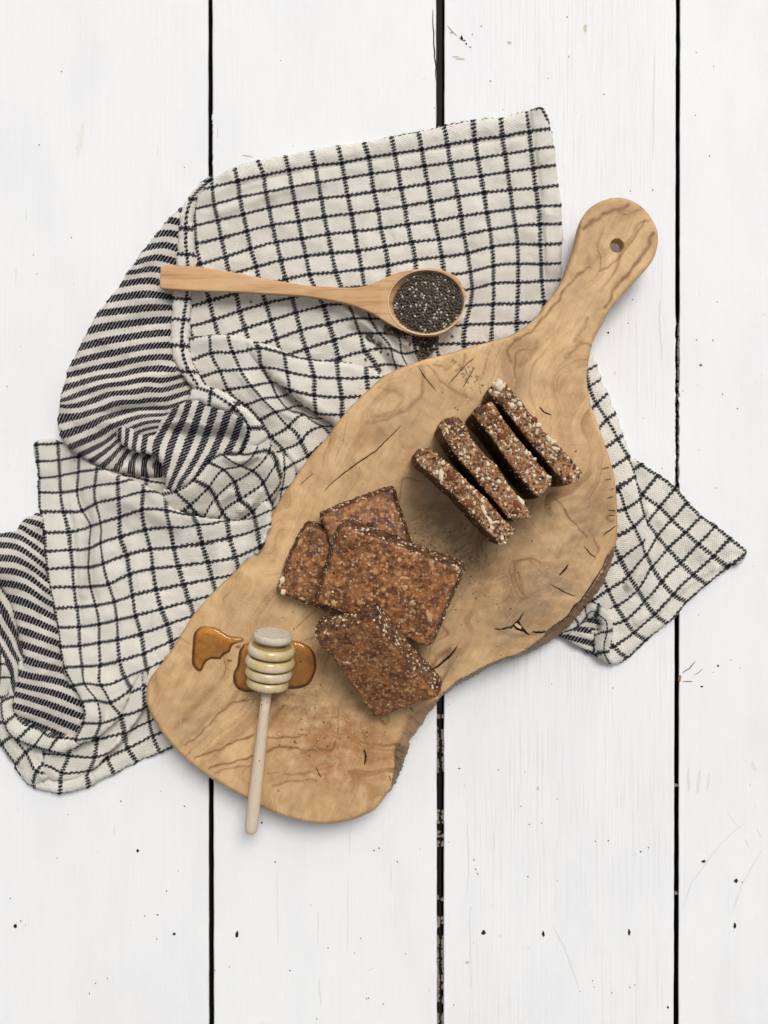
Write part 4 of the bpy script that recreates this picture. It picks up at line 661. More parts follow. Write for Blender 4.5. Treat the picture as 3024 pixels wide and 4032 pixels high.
def board():
    V, T = tri_poly(Tall, 9.0, hole=holeT)
    # one midpoint subdivision for colour detail
    e = {}; mids = []; nT = []
    def mid(a, b):
        k = (a, b) if a < b else (b, a)
        if k not in e: e[k] = len(V)+len(mids); mids.append((V[a]+V[b])/2)
        return e[k]
    be0 = set(tuple(sorted(q)) for q in boundary_edges(T))
    for a, b, c in T.tolist():
        ab, bc, ca = mid(a, b), mid(b, c), mid(c, a); nT += [(a, ab, ca), (ab, b, bc), (ca, bc, c), (ab, bc, ca)]
    V = np.vstack([V, np.array(mids)]); T = np.array(nT)
    x, y = V[:, 0], V[:, 1]; ck = crackmask(x, y); col = wood(x, y)
    col = col*(1-ck[:, None])+np.array([.035, .018, .010])*ck[:, None]
    z = BZ-ck*.0007+.00018*fbm(x/60, y/60, 2, 81)
    W = Pn(x, y, z)
    be = boundary_edges(T); idx = sorted({i for q in be for i in q})
    B = V[idx]
    # match every boundary vertex to the outline loop (or to the hole)
    dh = np.hypot(B[:, 0]-hc[0], B[:, 1]-hc[1]); ish = dh < 34
    tl = np.vstack([Tall, Tall[:1]]); ol = np.vstack([Oall, Oall[:1]]); bl = np.r_[bk, bk[:1]]
    Ob = np.zeros_like(B); bb = np.zeros(len(B))
    for i, p in enumerate(B):
        a = tl[:-1]; ab = tl[1:]-a; L = (ab**2).sum(1)+1e-9; t = np.clip(((p-a)*ab).sum(1)/L, 0, 1)
        d = ((a+ab*t[:, None]-p)**2).sum(1); k = int(d.argmin()); Ob[i] = ol[k]*(1-t[k])+ol[k+1]*t[k]; bb[i] = bl[k]*(1-t[k])+bl[k+1]*t[k]
    Ws = [W]; cols = [col]; F = T.tolist(); mp = {i: i for i in idx}; off = len(W)
    z0 = W[idx][:, 2]
    n1 = fbm(B[:, 0]/16, B[:, 1]/16, 3, 91)
    rings = [(.35, .0006, .25, .0018), (.72, .0014, .5, .0055), (1.0, .0034, .78, .0100), (1.0, .0105, 1.0, .0142), (1.0, .0165, .97, .0170), (.9, .0180, .90, .0180)]
    for (fn_, dn, fb, db) in rings:
        f_ = fn_*(1-bb)+fb*bb; dz = dn*(1-bb)+db*bb
        thin = 1-.58*(1-sstep(B[:, 1], 1050, 1500))*sstep(B[:, 0], 1900, 2050)*(dn > .004); dz = dz*thin
        q = B*(1-f_[:, None])+Ob*f_[:, None]; zz = z0-dz
        jit_ = bb[:, None]*np.stack([fbm(q[:, 0]/11+dz*900, q[:, 1]/11, 3, 92), fbm(q[:, 0]/11, q[:, 1]/11+dz*900, 3, 93)], 1)*9
        r_ = Pn(*(q+jit_).T, zz)
        if dn > .004:      # below the chamfer the side drops straight down in the world
            base = Pn(*Ob.T, z0-.0034); s_ = (1-bb)[:, None]; r2 = base.copy(); r2[:, 2] = zz
            cen = np.array([r2[:, 0].mean(), r2[:, 1].mean(), 0]); r_ = r_*(1-s_)+r2*s_
        # the hole wall
        if ish.any():
            hw = W[idx][ish].copy(); c_ = np.array(P(hc[0], hc[1], BZ)); hw[:, 2] = z0[ish]-dn*(.42 if dn > .004 else 1); rr = hw[:, :2]-c_[:2]; hw[:, :2] = c_[:2]+rr*(1-.06*min(1, dn/.002)); r_[ish] = hw
        cw = (1.16 if dn < .001 else 1.0)*wood(Ob[:, 0]+dz*2e4*.3, Ob[:, 1]+dz*2e4*.2)*(.97 if dn < .003 else .93)  # first ring lightened: chamfer highlight painted into the wood colour
        ba = np.clip(.5+.9*fbm((B[:, 0]+B[:, 1])/20, dz*330+B[:, 0]/60, 3, 95), 0, 1)[:, None]
        cb = np.array([.36, .205, .095])*ba+np.array([.055, .028, .014])*(1-ba)
        edge_ = (np.abs(db-.0018) < 1e-5)*1.0
        cb = cb*(1-.8*edge_*(sstep(n1, -.15, .2))[:, None])
        for pl2, w2, a2 in BL:
            g_ = (a2*np.exp(-(dist_poly(q[:, 0], q[:, 1], pl2, False)/w2)**2))[:, None]; cb = cb*(1-g_)+np.array([.045, .022, .012])*g_
        low3 = 0*bb[:, None]+sstep(Ob[:, 1], 2690, 2730)[:, None]*(1-sstep(Ob[:, 1], 2930, 2960)[:, None])
        cb = cb*(1-low3*.85)+low3*.85*(np.array([.42, .24, .115])*(.75+.25*ba))
        cols.append(cw*(1-bb[:, None])+cb*bb[:, None]); Ws.append(r_)
        mq = {i: off+k for k, i in enumerate(idx)}
        F += [(b_, a_, mp_, mr_) for a_, b_ in be for mp_, mr_ in [((mp[a_] if mp[a_] != a_ else a_), 0)]][:0]
        for a_, b_ in be: F.append((mp[b_], mp[a_], mq[a_], mq[b_]))
        mp = mq; off += len(idx)
    W = np.vstack(Ws); C = np.vstack(cols)
    root = empty('wooden_board', P(1600, 2100, .006)); tag(root, 'large olive wood serving board with bark edge and a hole in its handle', 'cutting board')
    m, t, b = new_mat('olive_wood', .46); at = t.nodes.new('ShaderNodeAttribute'); at.attribute_name = 'Col'
    p = geo_pos(t); nf = noise(t, p, 1500, 3, .7); n2 = noise(t, p, 420, 4, .6)
    c_ = mix(t, nf*.30, at.outputs['Color'], (.32, .18, .075)); c_ = mix(t, n2.step(.5, .8)*.16, c_, (.70, .49, .26))
    t.links.new(c_, b.inputs['Base Color']); b.inputs['Specular IOR Level'].default_value = .2
    bump(t, b, nf+n2, .00022, .6)
    o = mesh('board_body', W, F, m, root)
    ca = o.data.color_attributes.new('Col', 'FLOAT_COLOR', 'POINT'); ca.data.foreach_set('color', np.c_[np.clip(C, .004, .9), np.ones(len(C))].ravel())
    # cracks: dark slits, ragged ribbons that taper at both ends
    M_ck = flat_mat('crack', (.018, .010, .006), 1)
    for kk, (pl_, w_) in enumerate(CRK):
        q = resample(np.array([p[:2] for p in pl_]), None, False, n=max(6, int(len(pl_)*5))); tg = np.gradient(q, axis=0); tg /= np.hypot(tg[:, 0], tg[:, 1])[:, None]; nr = np.stack([-tg[:, 1], tg[:, 0]], 1)
        u_ = np.linspace(0, 1, len(q)); q = q+nr*(perlin(q[:, 0]/17+kk, q[:, 1]/17, 73)*2.6)[:, None]
        hw = (w_*.62)*np.sqrt(np.clip(4*u_*(1-u_), 0, 1))*(1+.5*perlin(u_*9+kk, u_*0, 74))+.15
        a_ = q+nr*hw[:, None]; b__ = q-nr*hw[:, None]; v = [P(x, y, BZ+.0003) for x, y in a_]+[P(x, y, BZ+.0003) for x, y in b__]; n_ = len(q)
        mesh('crack', v, [(i, i+1, n_+i+1, n_+i) for i in range(n_-1)], M_ck, root, False)
    # the hollow where the main crack opens near the bark edge
    hv = ZR([(462,950),(480,925),(505,920),(530,965),(560,1000),(590,1036),(560,1020),(520,998),(480,985)]); mesh('crack_hollow', [P(x, y, BZ+.00032) for x, y in hv], [tuple(range(len(hv)))[::-1]], M_ck, root, False)
    hv = ZR([(470,948),(484,940),(525,968),(522,990),(495,978),(474,962)]); mesh('pale_splinter', [P(x, y, BZ+.00042) for x, y in hv], [tuple(range(len(hv)))[::-1]], flat_mat('pale_splinter', (.52, .40, .26), .7), root, False)
    # knife marks: thin pale scores lying on the face
    M_sc = flat_mat('knife_mark', (.70, .52, .33), .6)
    v = []; f = []; r = random.Random(5)
    areas = [((780,2450), 170, 42, 26), ((1000,2300), 170, 40, 26), ((1150,2050), 170, 34, 55), ((950,2750), 190, 40, 22), ((1350,1850), 220, 26, 50), ((1250,2850), 170, 22, 40), ((1500,2050), 200, 22, -20), ((1750,2150), 190, 24, -40),
             ((2150,2200), 230, 20, -12), ((2050,2450), 190, 16, -30), ((1900,1600), 230, 12, -45), ((2200,1800), 170, 12, 10), ((1150,3000), 150, 14, 30), ((850,2650), 120, 20, 60), ((1250,2000), 200, 14, 62)]
    for (cx, cy), s_, n_, ang in areas:
        for _ in range(n_):
            x0, y0 = cx+r.gauss(0, s_*.6), cy+r.gauss(0, s_*.6); L = abs(r.gauss(0, 55))+25; a_ = math.radians(ang+r.gauss(0, 14)+(90 if r.random() < .12 else 0))
            ex, ey = x0+L*math.cos(a_), y0+L*math.sin(a_)
            pts = np.array([[x0, y0], [ex, ey], [(x0+ex)/2, (y0+ey)/2]])
            if not inpoly(pts[:, 0], pts[:, 1], Tall).all(): continue
            w_ = r.uniform(.35, .75); nx, ny = -math.sin(a_)*w_, math.cos(a_)*w_; i = len(v); mx_, my_ = (x0+ex)/2+nx*2, (y0+ey)/2+ny*2; zz = BZ+.00028
            v += [P(x0, y0, zz), P(mx_+nx, my_+ny, zz), P(ex, ey, zz), P(mx_-nx, my_-ny, zz)]; f.append((i, i+1, i+2, i+3))
    me_ = mesh('knife_marks', v, f, M_sc, root, False); me_['kind'] = 'stuff'
    return root
board()

# ---------------------------------------------------------------- things lying about: a ray from the lens finds what lies at a pixel
from mathutils.bvhtree import BVHTree
def bvh_of(objs):
    vs = []; fs = []; o_ = 0
    for o in objs:
        w_ = parent_world(o.parent)+o.location
        vs += [v.co+w_ for v in o.data.vertices]; fs += [tuple(i+o_ for i in p.vertices) for p in o.data.polygons]; o_ = len(vs)
    return BVHTree.FromPolygons(vs, fs)
bv = bvh_of([o for o in bpy.data.objects if o.type == 'MESH' and o.name.startswith(('check_', 'striped_', 'folded_'))])
def zat(px, py):
    d = (Vector(P(px, py, 0))-Vector((0, 0, H))).normalized(); h = bv.ray_cast(Vector((0, 0, H)), d)
    return h[0].z if h[0] is not None else 0.0
_ico = {}
def ico(sub):
    if sub not in _ico:
        bm = bmesh.new(); bmesh.ops.create_icosphere(bm, subdivisions=sub, radius=1); bm.verts.ensure_lookup_table()
        _ico[sub] = (np.array([v.co[:] for v in bm.verts]), np.array([[v.index for v in f.verts] for f in bm.faces])); bm.free()
    return _ico[sub]
def rot_rand(r, tilt=math.pi):
    return np.array((Matrix.Rotation(r.uniform(0, 2*math.pi), 3, 'Z') @ Matrix.Rotation(r.uniform(-tilt, tilt), 3, 'X') @ Matrix.Rotation(r.uniform(-tilt, tilt), 3, 'Y')))
def bits(name, items, mats, parent, seed=0, sub=1, rough=0.0):
    """items: (xyz, (rx,ry,rz), rot3x3, mat index) -> one joined mesh"""
    iv, if_ = ico(sub); V = []; F = []; M = []; r = np.random.default_rng(seed); o_ = 0
    for c, sz, R, mi in items:
        q = iv*np.array(sz)
        if rough: q = q*(1+r.normal(0, rough, (len(iv), 1)))
        V.append(q@R.T+np.array(c)); F.append(if_+o_); M += [mi]*len(if_); o_ += len(iv)
    return mesh(name, np.vstack(V), np.vstack(F), mats, parent, name != 'seed_bits', M)

# ---------------------------------------------------------------- wooden spoon with chia seeds
def mat_spoon():
    m, t, b = new_mat('beech_wood', .5); p = geo_pos(t)
    mp_ = t.nodes.new('ShaderNodeMapping'); t.links.new(p, mp_.inputs[0]); mp_.inputs['Rotation'].default_value = (0, 0, math.radians(5)); mp_.inputs['Scale'].default_value = (.07, 1, .4)
    a = noise(t, mp_.outputs[0], 420, 4, .6, .4); f_ = noise(t, mp_.outputs[0], 1500, 2, .6); g_ = noise(t, p, 60, 3)
    c = mix(t, a.step(.42, .68), (.60, .360, .172), (.42, .215, .088)); c = mix(t, f_*.3, c, (.38, .20, .10)); c = mix(t, g_.step(.4, .7)*.25, c, (.68, .47, .27))
    t.links.new(c, b.inputs['Base Color']); bump(t, b, a+f_, .0002, .5); b.inputs['Specular IOR Level'].default_value = .3
    return m
M_spoon = mat_spoon()
M_seed = [flat_mat('chia_seed_dark', (.055, .043, .033), .45, (2500, 2.2)), flat_mat('chia_seed_grey', (.145, .118, .088), .45, (2500, .5)), flat_mat('chia_seed_pale', (.60, .55, .45), .5, (2500, .75)), flat_mat('chia_seed_tan', (.27, .215, .15), .5, (2500, .6))]
def spoon():
    tp = Z1([(874,925),(878,903),(895,893),(950,893),(1050,896),(1150,910),(1250,926),(1350,945),(1450,965),(1550,982),(1659,1000)])+Z4([(220,1006),(300,1011),(370,1013),(430,1010),(500,993),(560,968),(620,940),(690,920),(760,911),(830,909),(900,921),(950,946),(987,985),(1008,1028),(1014,1068)])
    bt = Z1([(870,985),(872,1004),(885,1018),(950,1024),(1050,1030),(1150,1034),(1250,1036),(1350,1040),(1450,1047),(1550,1053),(1659,1060)])+Z4([(215,1072),(290,1085),(350,1098),(400,1112),(450,1130),(500,1152),(550,1180),(600,1210),(660,1243),(720,1262),(780,1272),(850,1271),(915,1245),(965,1203),(1002,1130),(1013,1085)])
    n = len(tp); tp = np.array(tp); bt = np.array(bt); s_ = np.arange(n); NS = 300; NA = 65
    def cr(a, t):
        i = np.clip(t.astype(int), 0, n-2); f_ = (t-i)[:, None]; g = lambda k: a[np.clip(k, 0, n-1)]
        p0, p1, p2, p3 = g(i-1), g(i), g(i+1), g(i+2)
        return .5*((2*p1)+(-p0+p2)*f_+(2*p0-5*p1+4*p2-p3)*f_**2+(-p0+3*p1-3*p2+p3)*f_**3)
    t = np.linspace(0, n-1, NS); A = cr(tp, t); B = cr(bt, t)
    a = .5-.5*np.cos(np.linspace(0, np.pi, NA))
    ctr = (1679, 1190); ex, ey = 150., 127.
    def ztop(x): return np.interp(x, [632, 760, 1100, 1350, 1500, 1850], [.0150, .0150, .0132, .0146, .0172, .0176])
    px = A[:, None, 0]*(1-a)+B[:, None, 0]*a; py = A[:, None, 1]*(1-a)+B[:, None, 1]*a
    wd = np.hypot(*(B-A).T)[:, None]; dd = np.minimum(a, 1-a)[None]*wd
    dd = np.minimum(dd, np.minimum(px-628, 1e9)) ; rr = np.hypot((px-ctr[0])/ex, (py-ctr[1])/ey)
    zt = ztop(px); edge = 7.0
    q = np.clip(1-dd/edge, 0, 1); inb = px > 1500
    zt = zt-np.where(inb, 4, edge)*S*(1-np.sqrt(1-np.clip(1-dd/np.where(inb, 4, edge), 0, 1)**2*.98))*np.where(inb, .6, 1)
    bowl = np.where(rr < 1, .0095*np.clip(1-rr**2, 0, 1)**.62, 0); zt = zt-bowl
    cr_ = np.where((rr > 1) & (rr < 1.05) & (px < 1620), -.0002, 0); zt = zt+cr_
    handle_th = np.interp(px, [632, 900, 1250, 1450, 1600], [.0065, .006, .0065, .0075, .0075])
    prof = np.sqrt(np.clip(1-(2*a-1)**2, 0, 1))[None]
    rb = np.hypot((px-ctr[0])/(ex+9), (py-ctr[1])/(ey+9))
    bz = ztop(px)-.001-handle_th*np.maximum(prof, .05)**.7
    bowlb = ztop(px)-.0012-.0135*np.clip(1-rb**2, 0, 1)**.55
    mixb = np.clip((px-1480)/90, 0, 1); bz = bz*(1-mixb)+np.minimum(bowlb, ztop(px)-.0012)*mixb
    bz = np.minimum(bz, zt-.0012)
    W1 = Pn(px.ravel(), py.ravel(), zt.ravel()); W2 = W1.copy(); W2[:, 2] = bz.ravel()
    idx = np.arange(NS*NA).reshape(NS, NA); N = NS*NA; F = []
    for i in range(NS-1):
        for j in range(NA-1):
            F.append((idx[i, j], idx[i, j+1], idx[i+1, j+1], idx[i+1, j])); F.append((N+idx[i, j], N+idx[i+1, j], N+idx[i+1, j+1], N+idx[i, j+1]))
        F.append((idx[i, 0], idx[i+1, 0], N+idx[i+1, 0], N+idx[i, 0])); F.append((idx[i+1, -1], idx[i, -1], N+idx[i, -1], N+idx[i+1, -1]))
    for j in range(NA-1):
        F.append((idx[0, j+1], idx[0, j], N+idx[0, j], N+idx[0, j+1])); F.append((idx[-1, j], idx[-1, j+1], N+idx[-1, j+1], N+idx[-1, j]))
    fv = np.array(F); Wa = np.vstack([W1, W2])
    # make sure the top faces up
    a0, b0, c0_ = Wa[fv[0, 0]], Wa[fv[0, 1]], Wa[fv[0, 2]]
    n_ = np.cross(Wa[idx[150, 31]]-Wa[idx[150, 30]], Wa[idx[151, 31]]-Wa[idx[150, 30]])
    if n_[2] < 0: F = [q[::-1] for q in F]
    root = empty('wooden_spoon', P(1300, 1130, .008)); tag(root, 'light wooden spoon full of chia seeds lying across the tea towel', 'spoon')
    mesh('spoon_body', Wa, F, M_spoon, root)
    an_ = np.linspace(.0, 2*np.pi, 90, endpoint=False); rv = []; rf = []
    for k, (e_, up_) in enumerate(((-2.2, -.0006), (0.0, .00035), (2.2, .00025))): rv += [P(ctr[0]+math.cos(q)*(ex+e_), ctr[1]+math.sin(q)*(ey+e_), float(ztop(ctr[0]+math.cos(q)*ex))+up_-(.0004 if math.cos(q) > .2 else 0)) for q in an_]
    for k in range(2): rf += [(k*90+i, k*90+(i+1) % 90, (k+1)*90+(i+1) % 90, (k+1)*90+i) for i in range(90)]
    mesh('bowl_rim', rv, rf, flat_mat('pale_rim_wood', (.70, .56, .37), .5), root)
    # seeds in the bowl
    r = random.Random(3); it = []; cx, cy, sx, sy = 1689, 1196, 136, 120
    pts = []; tries = 0
    while len(pts) < 640 and tries < 60000:
        tries += 1; x = r.uniform(-1, 1); y = r.uniform(-1, 1)
        if x*x+y*y > 1: continue
        X_, Y_ = cx+x*sx, cy+y*sy
        if all((X_-q[0])**2+(Y_-q[1])**2 > 86 for q in pts): pts.append((X_, Y_, x*x+y*y))
    def zp(q): return .0152+.0022*(1-q)
    for X_, Y_, q in pts:
        L = r.uniform(.8, 1.12); k = r.random(); mi = 2 if k < .13 else 3 if k < .26 else 1 if k < .68 else 0
        if mi == 2: L *= .92
        it.append((P(X_, Y_, zp(q)+r.uniform(-.0004, .0004)), (.00118*L, .00078*L, .0006*L), rot_rand(r, .35), mi))
    h = bits('chia_seeds', it, M_seed, None, 4); tag(h, 'heap of dark chia seeds with pale ones filling the bowl of the wooden spoon', 'chia seeds', kind='stuff')
    # the seeds lower in the heap: a dark bumpy body under the top layer
    a_ = np.linspace(0, 2*np.pi, 48, endpoint=False); rv = []; rf = []
    for k, s2 in enumerate((1.0, .75, .5, .25)): rv += [P(cx+math.cos(q)*sx*s2, cy+math.sin(q)*sy*s2, zp(s2*s2)-.0007) for q in a_]
    rv.append(P(cx, cy, zp(0)-.0007))
    for k in range(3): rf += [(k*48+i, (k+1)*48+i, (k+1)*48+(i+1) % 48, k*48+(i+1) % 48) for i in range(48)]
    rf += [(144+i, 192, 144+(i+1) % 48) for i in range(48)]
    bo = mesh('lower_seeds', rv, rf, M_seed[0], h); bo['kind'] = 'stuff'
spoon()
def spilled():
    r = random.Random(9); it = []
    def add(X_, Y_, up, mi=None):
        k = r.random(); mi = (2 if k < .07 else 3 if k < .2 else 1 if k < .6 else 0) if mi is None else mi
        it.append((P(X_, Y_, zat(X_, Y_)+.0005+up), (.00115, .00078, .0006), rot_rand(r, .45), mi))
    for poly, n_, hh in ((Z5([(790,1080),(1090,1075),(1060,1200),(960,1300),(905,1375),(860,1365),(820,1280),(790,1180)]), 210, .0032), (Z5([(390,930),(520,990),(640,1040),(600,1075),(500,1065),(410,1030),(360,980)]), 75, .0015), (Z5([(160,1045),(210,1035),(240,1090),(330,1170),(320,1210),(270,1180),(200,1140),(150,1110)]), 26, .0005)):
        pa = np.array([p[:2] for p in poly]); k = 0; tr = 0
        while k < n_ and tr < 9999:
            tr += 1; X_ = r.uniform(pa[:, 0].min(), pa[:, 0].max()); Y_ = r.uniform(pa[:, 1].min(), pa[:, 1].max())
            if inpoly(np.array([X_]), np.array([Y_]), pa)[0]: add(X_, Y_, r.uniform(0, hh)); k += 1
    h = bits('chia_seeds', it, M_seed, None, 5); tag(h, 'dark chia seeds spilled on the towel between the spoon bowl and the board', 'chia seeds', kind='stuff')
    for fn, x, y, lab in ((Z5, 710, 1180, 'single dark chia seed on the cream check just left of the spill under the bowl'), (Z5, 1262, 1075, 'dark chia seed just right of the spill under the spoon bowl'), (Z5, 130, 1380, 'dark chia seed alone on the towel, farthest left below the spoon neck'),
            (Z5, 335, 1280, 'dark chia seed below the small seed cluster, left one of a loose pair'), (Z5, 425, 1310, 'dark chia seed below the small seed cluster, right one of a loose pair'), (Z5, 272, 1468, 'dark chia seed on a black line near the board edge, top of a trio'),
            (Z5, 325, 1520, 'dark chia seed near the board edge, right one of a trio'), (Z5, 302, 1560, 'dark chia seed near the board edge, bottom of a trio'), (Z5, 650, 1100, 'dark chia seed on the towel tight under the lower rim of the spoon'), (Z1, 1365, 1090, 'dark chia seed under the spoon handle, middle of the towel')):
        x, y = fn([(x, y)])[0]; R = rot_rand(r, .3); o = bits('chia_seed', [((0, 0, 0), (.00115, .00078, .0006), R, r.choice([0, 1, 3]))], M_seed, None); o.location = P(x, y, zat(x, y)+.0004)
        tag(o, lab, 'seed', 'loose chia seeds scattered on the towel')
spilled()

# ---------------------------------------------------------------- honey dipper and honey
def mat_dipper():
    m, t, b = new_mat('pale_maple_wood', .35); p = geo_pos(t); x, y, z = sepxyz(t, p)
    a = noise(t, scalev(t, p, (1, .07, 1)), 1100, 3, .6); n2 = noise(t, p, 70, 3, .6); nf = noise(t, p, 2200, 2)
    c = mix(t, a.step(.4, .7)*.6, (.70, .57, .43), (.60, .45, .32)); c = mix(t, nf*.2, c, (.42, .32, .22))
    t.links.new(c, b.inputs['Base Color']); b.inputs['Roughness'].default_value = .6; bump(t, b, a+nf, .00012, .5)
    m2, t, b = new_mat('honey_soaked_maple', .16); p = geo_pos(t); a = noise(t, scalev(t, p, (.15, 1, 1)), 600, 3, .6, .3); n2 = noise(t, p, 85, 3, .6)
    c = mix(t, n2.step(.38, .62), (.67, .55, .385), (.58, .43, .18)); c = mix(t, a*.4, c, (.45, .35, .20))
    t.links.new(c, b.inputs['Base Color']); bump(t, b, a, .0001, .4); b.inputs['Coat Weight'].default_value = .25; b.inputs['Coat Roughness'].default_value = .12
    m3 = flat_mat('grey_dry_maple', (.68, .59, .46), .8, (420, .62))
    return m, m2, m3
M_dip, M_dip2, M_dip3 = mat_dipper()
def lathe(prof, n=56):
    v = []; f = []
    for s_, r_ in prof: v += [(r_*math.cos(2*math.pi*k/n), r_*math.sin(2*math.pi*k/n), s_) for k in range(n)]
    for i in range(len(prof)-1): f += [(i*n+k, i*n+(k+1) % n, (i+1)*n+(k+1) % n, (i+1)*n+k) for k in range(n)]
    v += [(0, 0, prof[0][0]), (0, 0, prof[-1][0])]; a, b = len(v)-2, len(v)-1
    f += [(a, (k+1) % n, k) for k in range(n)]+[(b, (len(prof)-1)*n+k, (len(prof)-1)*n+(k+1) % n) for k in range(n)]
    return np.array(v), f
def dipper():
    A = np.array(P(*ZD([(830, 330)])[0], .0400)); E_ = np.array(P(*ZD([(635, 2055)])[0], .0195))
    ax = (E_-A); Lt = np.linalg.norm(ax); ax = ax/Lt
    root = empty('honey_dipper', tuple(A)); tag(root, 'pale wooden honey dipper resting in honey with its stick over the edge of the board', 'honey dipper')
    R = np.array(Vector(ax).to_track_quat('Z', 'Y').to_matrix())
    prof = [(-.0012, .0090), (-.00115, .0092)]; cen = [.0012, .0086, .0150, .0213, .0272]; rad = [.0106, .0129, .0134, .0128, .0117]
    for i, (c, r_) in enumerate(zip(cen, rad)):
        hw = (.0022, .0026, .0026, .0025, .0024)[i]
        for a in np.linspace(-math.pi/2, math.pi/2, 11): prof.append((c+hw*math.sin(a), r_-.0017+.0017*max(math.cos(a), 0)**.7))
        if i < 4:
            nx = cen[i+1]-.0026; c2 = c+hw; g = min(r_, rad[i+1])-.0040
            prof += [(c2+.0003, g+.0006), ((c2+nx)/2, g), (nx-.0003, g+.0006)]
    prof.sort(key=lambda q: q[0]); prof += [(.0301, .0085), (.0303, .0032)]
    v, f = lathe(prof, 72)
    v[:, 0] *= 1+.02*np.sin(v[:, 2]*900); v[:, 1] *= 1+.015*np.cos(v[:, 2]*700)
    mi = []
    for q in f:
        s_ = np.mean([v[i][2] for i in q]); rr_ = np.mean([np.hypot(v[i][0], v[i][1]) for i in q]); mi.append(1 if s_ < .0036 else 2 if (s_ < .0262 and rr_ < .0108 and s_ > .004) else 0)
    hd = mesh('head', v@R.T+A, f, [M_dip2, M_dip3, flat_mat('shaded_honey_groove', (.27, .185, .075), .2, (500, 1.5))], root, True, mi)  # honey-tinted grooves, painted darker to make up for weak occlusion shade
    for pp in hd.data.polygons:
        if len(pp.vertices) == 3: pp.use_smooth = False
    hp = [(.0295, .0029), (.045, .00285), (.06, .0031), (.075, .0034), (.09, .0037), (Lt-.004, .0038), (Lt-.0018, .0036), (Lt-.0006, .0030), (Lt, .0018)]
    v, f = lathe(hp, 14)
    mesh('stick', v@R.T+A, f, M_dip, root, True)
    for (s_, an) in ((.040, .6), (.0375, .8), (.0725, -.2), (.038, -.4)):
        upv = np.array([0, 0, 1.])-ax*ax[2]; upv /= np.linalg.norm(upv); lat = np.cross(ax, upv); c = A+ax*s_+(upv*math.cos(an)+lat*math.sin(an))*(.0029 if s_ < .05 else .00335)
        bits('dark_speck', [(c, (.00032, .00042, .00025), np.eye(3), 0)], [M_hole], root)
dipper()
def mat_honey():
    m = bpy.data.materials.new('honey'); m.use_nodes = True; t = m.node_tree; t.nodes.clear()
    out = t.nodes.new('ShaderNodeOutputMaterial'); tr = t.nodes.new('ShaderNodeBsdfTransparent'); gl = t.nodes.new('ShaderNodeBsdfGlossy'); mx_ = t.nodes.new('ShaderNodeMixShader'); fr = t.nodes.new('ShaderNodeFresnel')
    lw = t.nodes.new('ShaderNodeLayerWeight'); lw.inputs[0].default_value = .35
    n_ = noise(t, geo_pos(t), 55, 3, .6)
    at = t.nodes.new('ShaderNodeAttribute'); at.attribute_name = 'thick'
    c = mix(t, X(t, at.outputs['Fac']), (.93, .71, .35), (.96, .80, .48)); c = mix(t, n_.step(.45, .7)*.35, c, (.93, .69, .32)); c = mix(t, X(t, lw.outputs['Facing']).step(.3, .8)*.6, c, (.72, .42, .15))
    t.links.new(c, tr.inputs[0]); gl.inputs['Roughness'].default_value = .035; fr.inputs[0].default_value = 1.62
    t.links.new(fr.outputs[0], mx_.inputs[0]); t.links.new(tr.outputs[0], mx_.inputs[1]); t.links.new(gl.outputs[0], mx_.inputs[2]); t.links.new(mx_.outputs[0], out.inputs[0]); return m
M_honey = mat_honey()
def honey(outline, label, h=.0018, rim=15, name='honey_puddle'):
    poly = smooth_closed(outline, 5); V, T = tri_poly(poly, 6); x, y = V.T; d = dist_poly(x, y, poly); q = np.clip(1-d/rim, 0, 1)
    z = BZ+.00025+h*np.sqrt(1-q*q*.999)+.00025*fbm(x/50, y/50, 2, 7)*(1-q)
    W = Pn(x, y, z); c = np.array(P(poly[:, 0].mean(), poly[:, 1].mean(), BZ))
    o = mesh(name, W-c, T, M_honey); o.location = tuple(c); tag(o, label, 'honey')
    a = o.data.attributes.new('thick', 'FLOAT', 'POINT'); a.data.foreach_set('value', np.clip(1-q, 0, 1)**.5)
    return o
honey(ZD([(122,560),(128,430),(138,330),(168,282),(215,258),(280,258),(340,273),(390,303),(440,333),(500,345),(555,353),(576,374),(545,392),(495,408),(466,438),(455,475),(412,500),(384,522),(366,543),(300,540),(255,560),(232,592),(216,628),(190,650),(160,634),(133,602)]), 'amber honey puddle with a pointed tail alone on the board left of the dipper', h=.0019)
honey(ZD([(605,405),(560,430),(535,470),(525,530),(515,600),(490,650),(480,700),(490,760),(530,808),(590,830),(660,825),(740,800),(850,780),(940,797),(1010,802),(1080,792),(1140,762),(1180,700),(1205,620),(1200,530),(1170,460),(1120,415),(1050,385),(980,383),(800,420)]), 'round amber honey puddle spreading on both sides underneath the dipper head', h=.0021, rim=18)
honey(ZD([(505,430),(520,420),(540,425),(545,438),(525,448),(508,442)]), 'small honey drop between the tailed puddle and the dipper', h=.0008, rim=6, name='honey_drop')
honey(ZD([(425,545),(450,540),(475,552),(465,565),(435,562)]), 'tiny honey drop under the lower edge of the tailed puddle', h=.0008, rim=6, name='honey_drop')

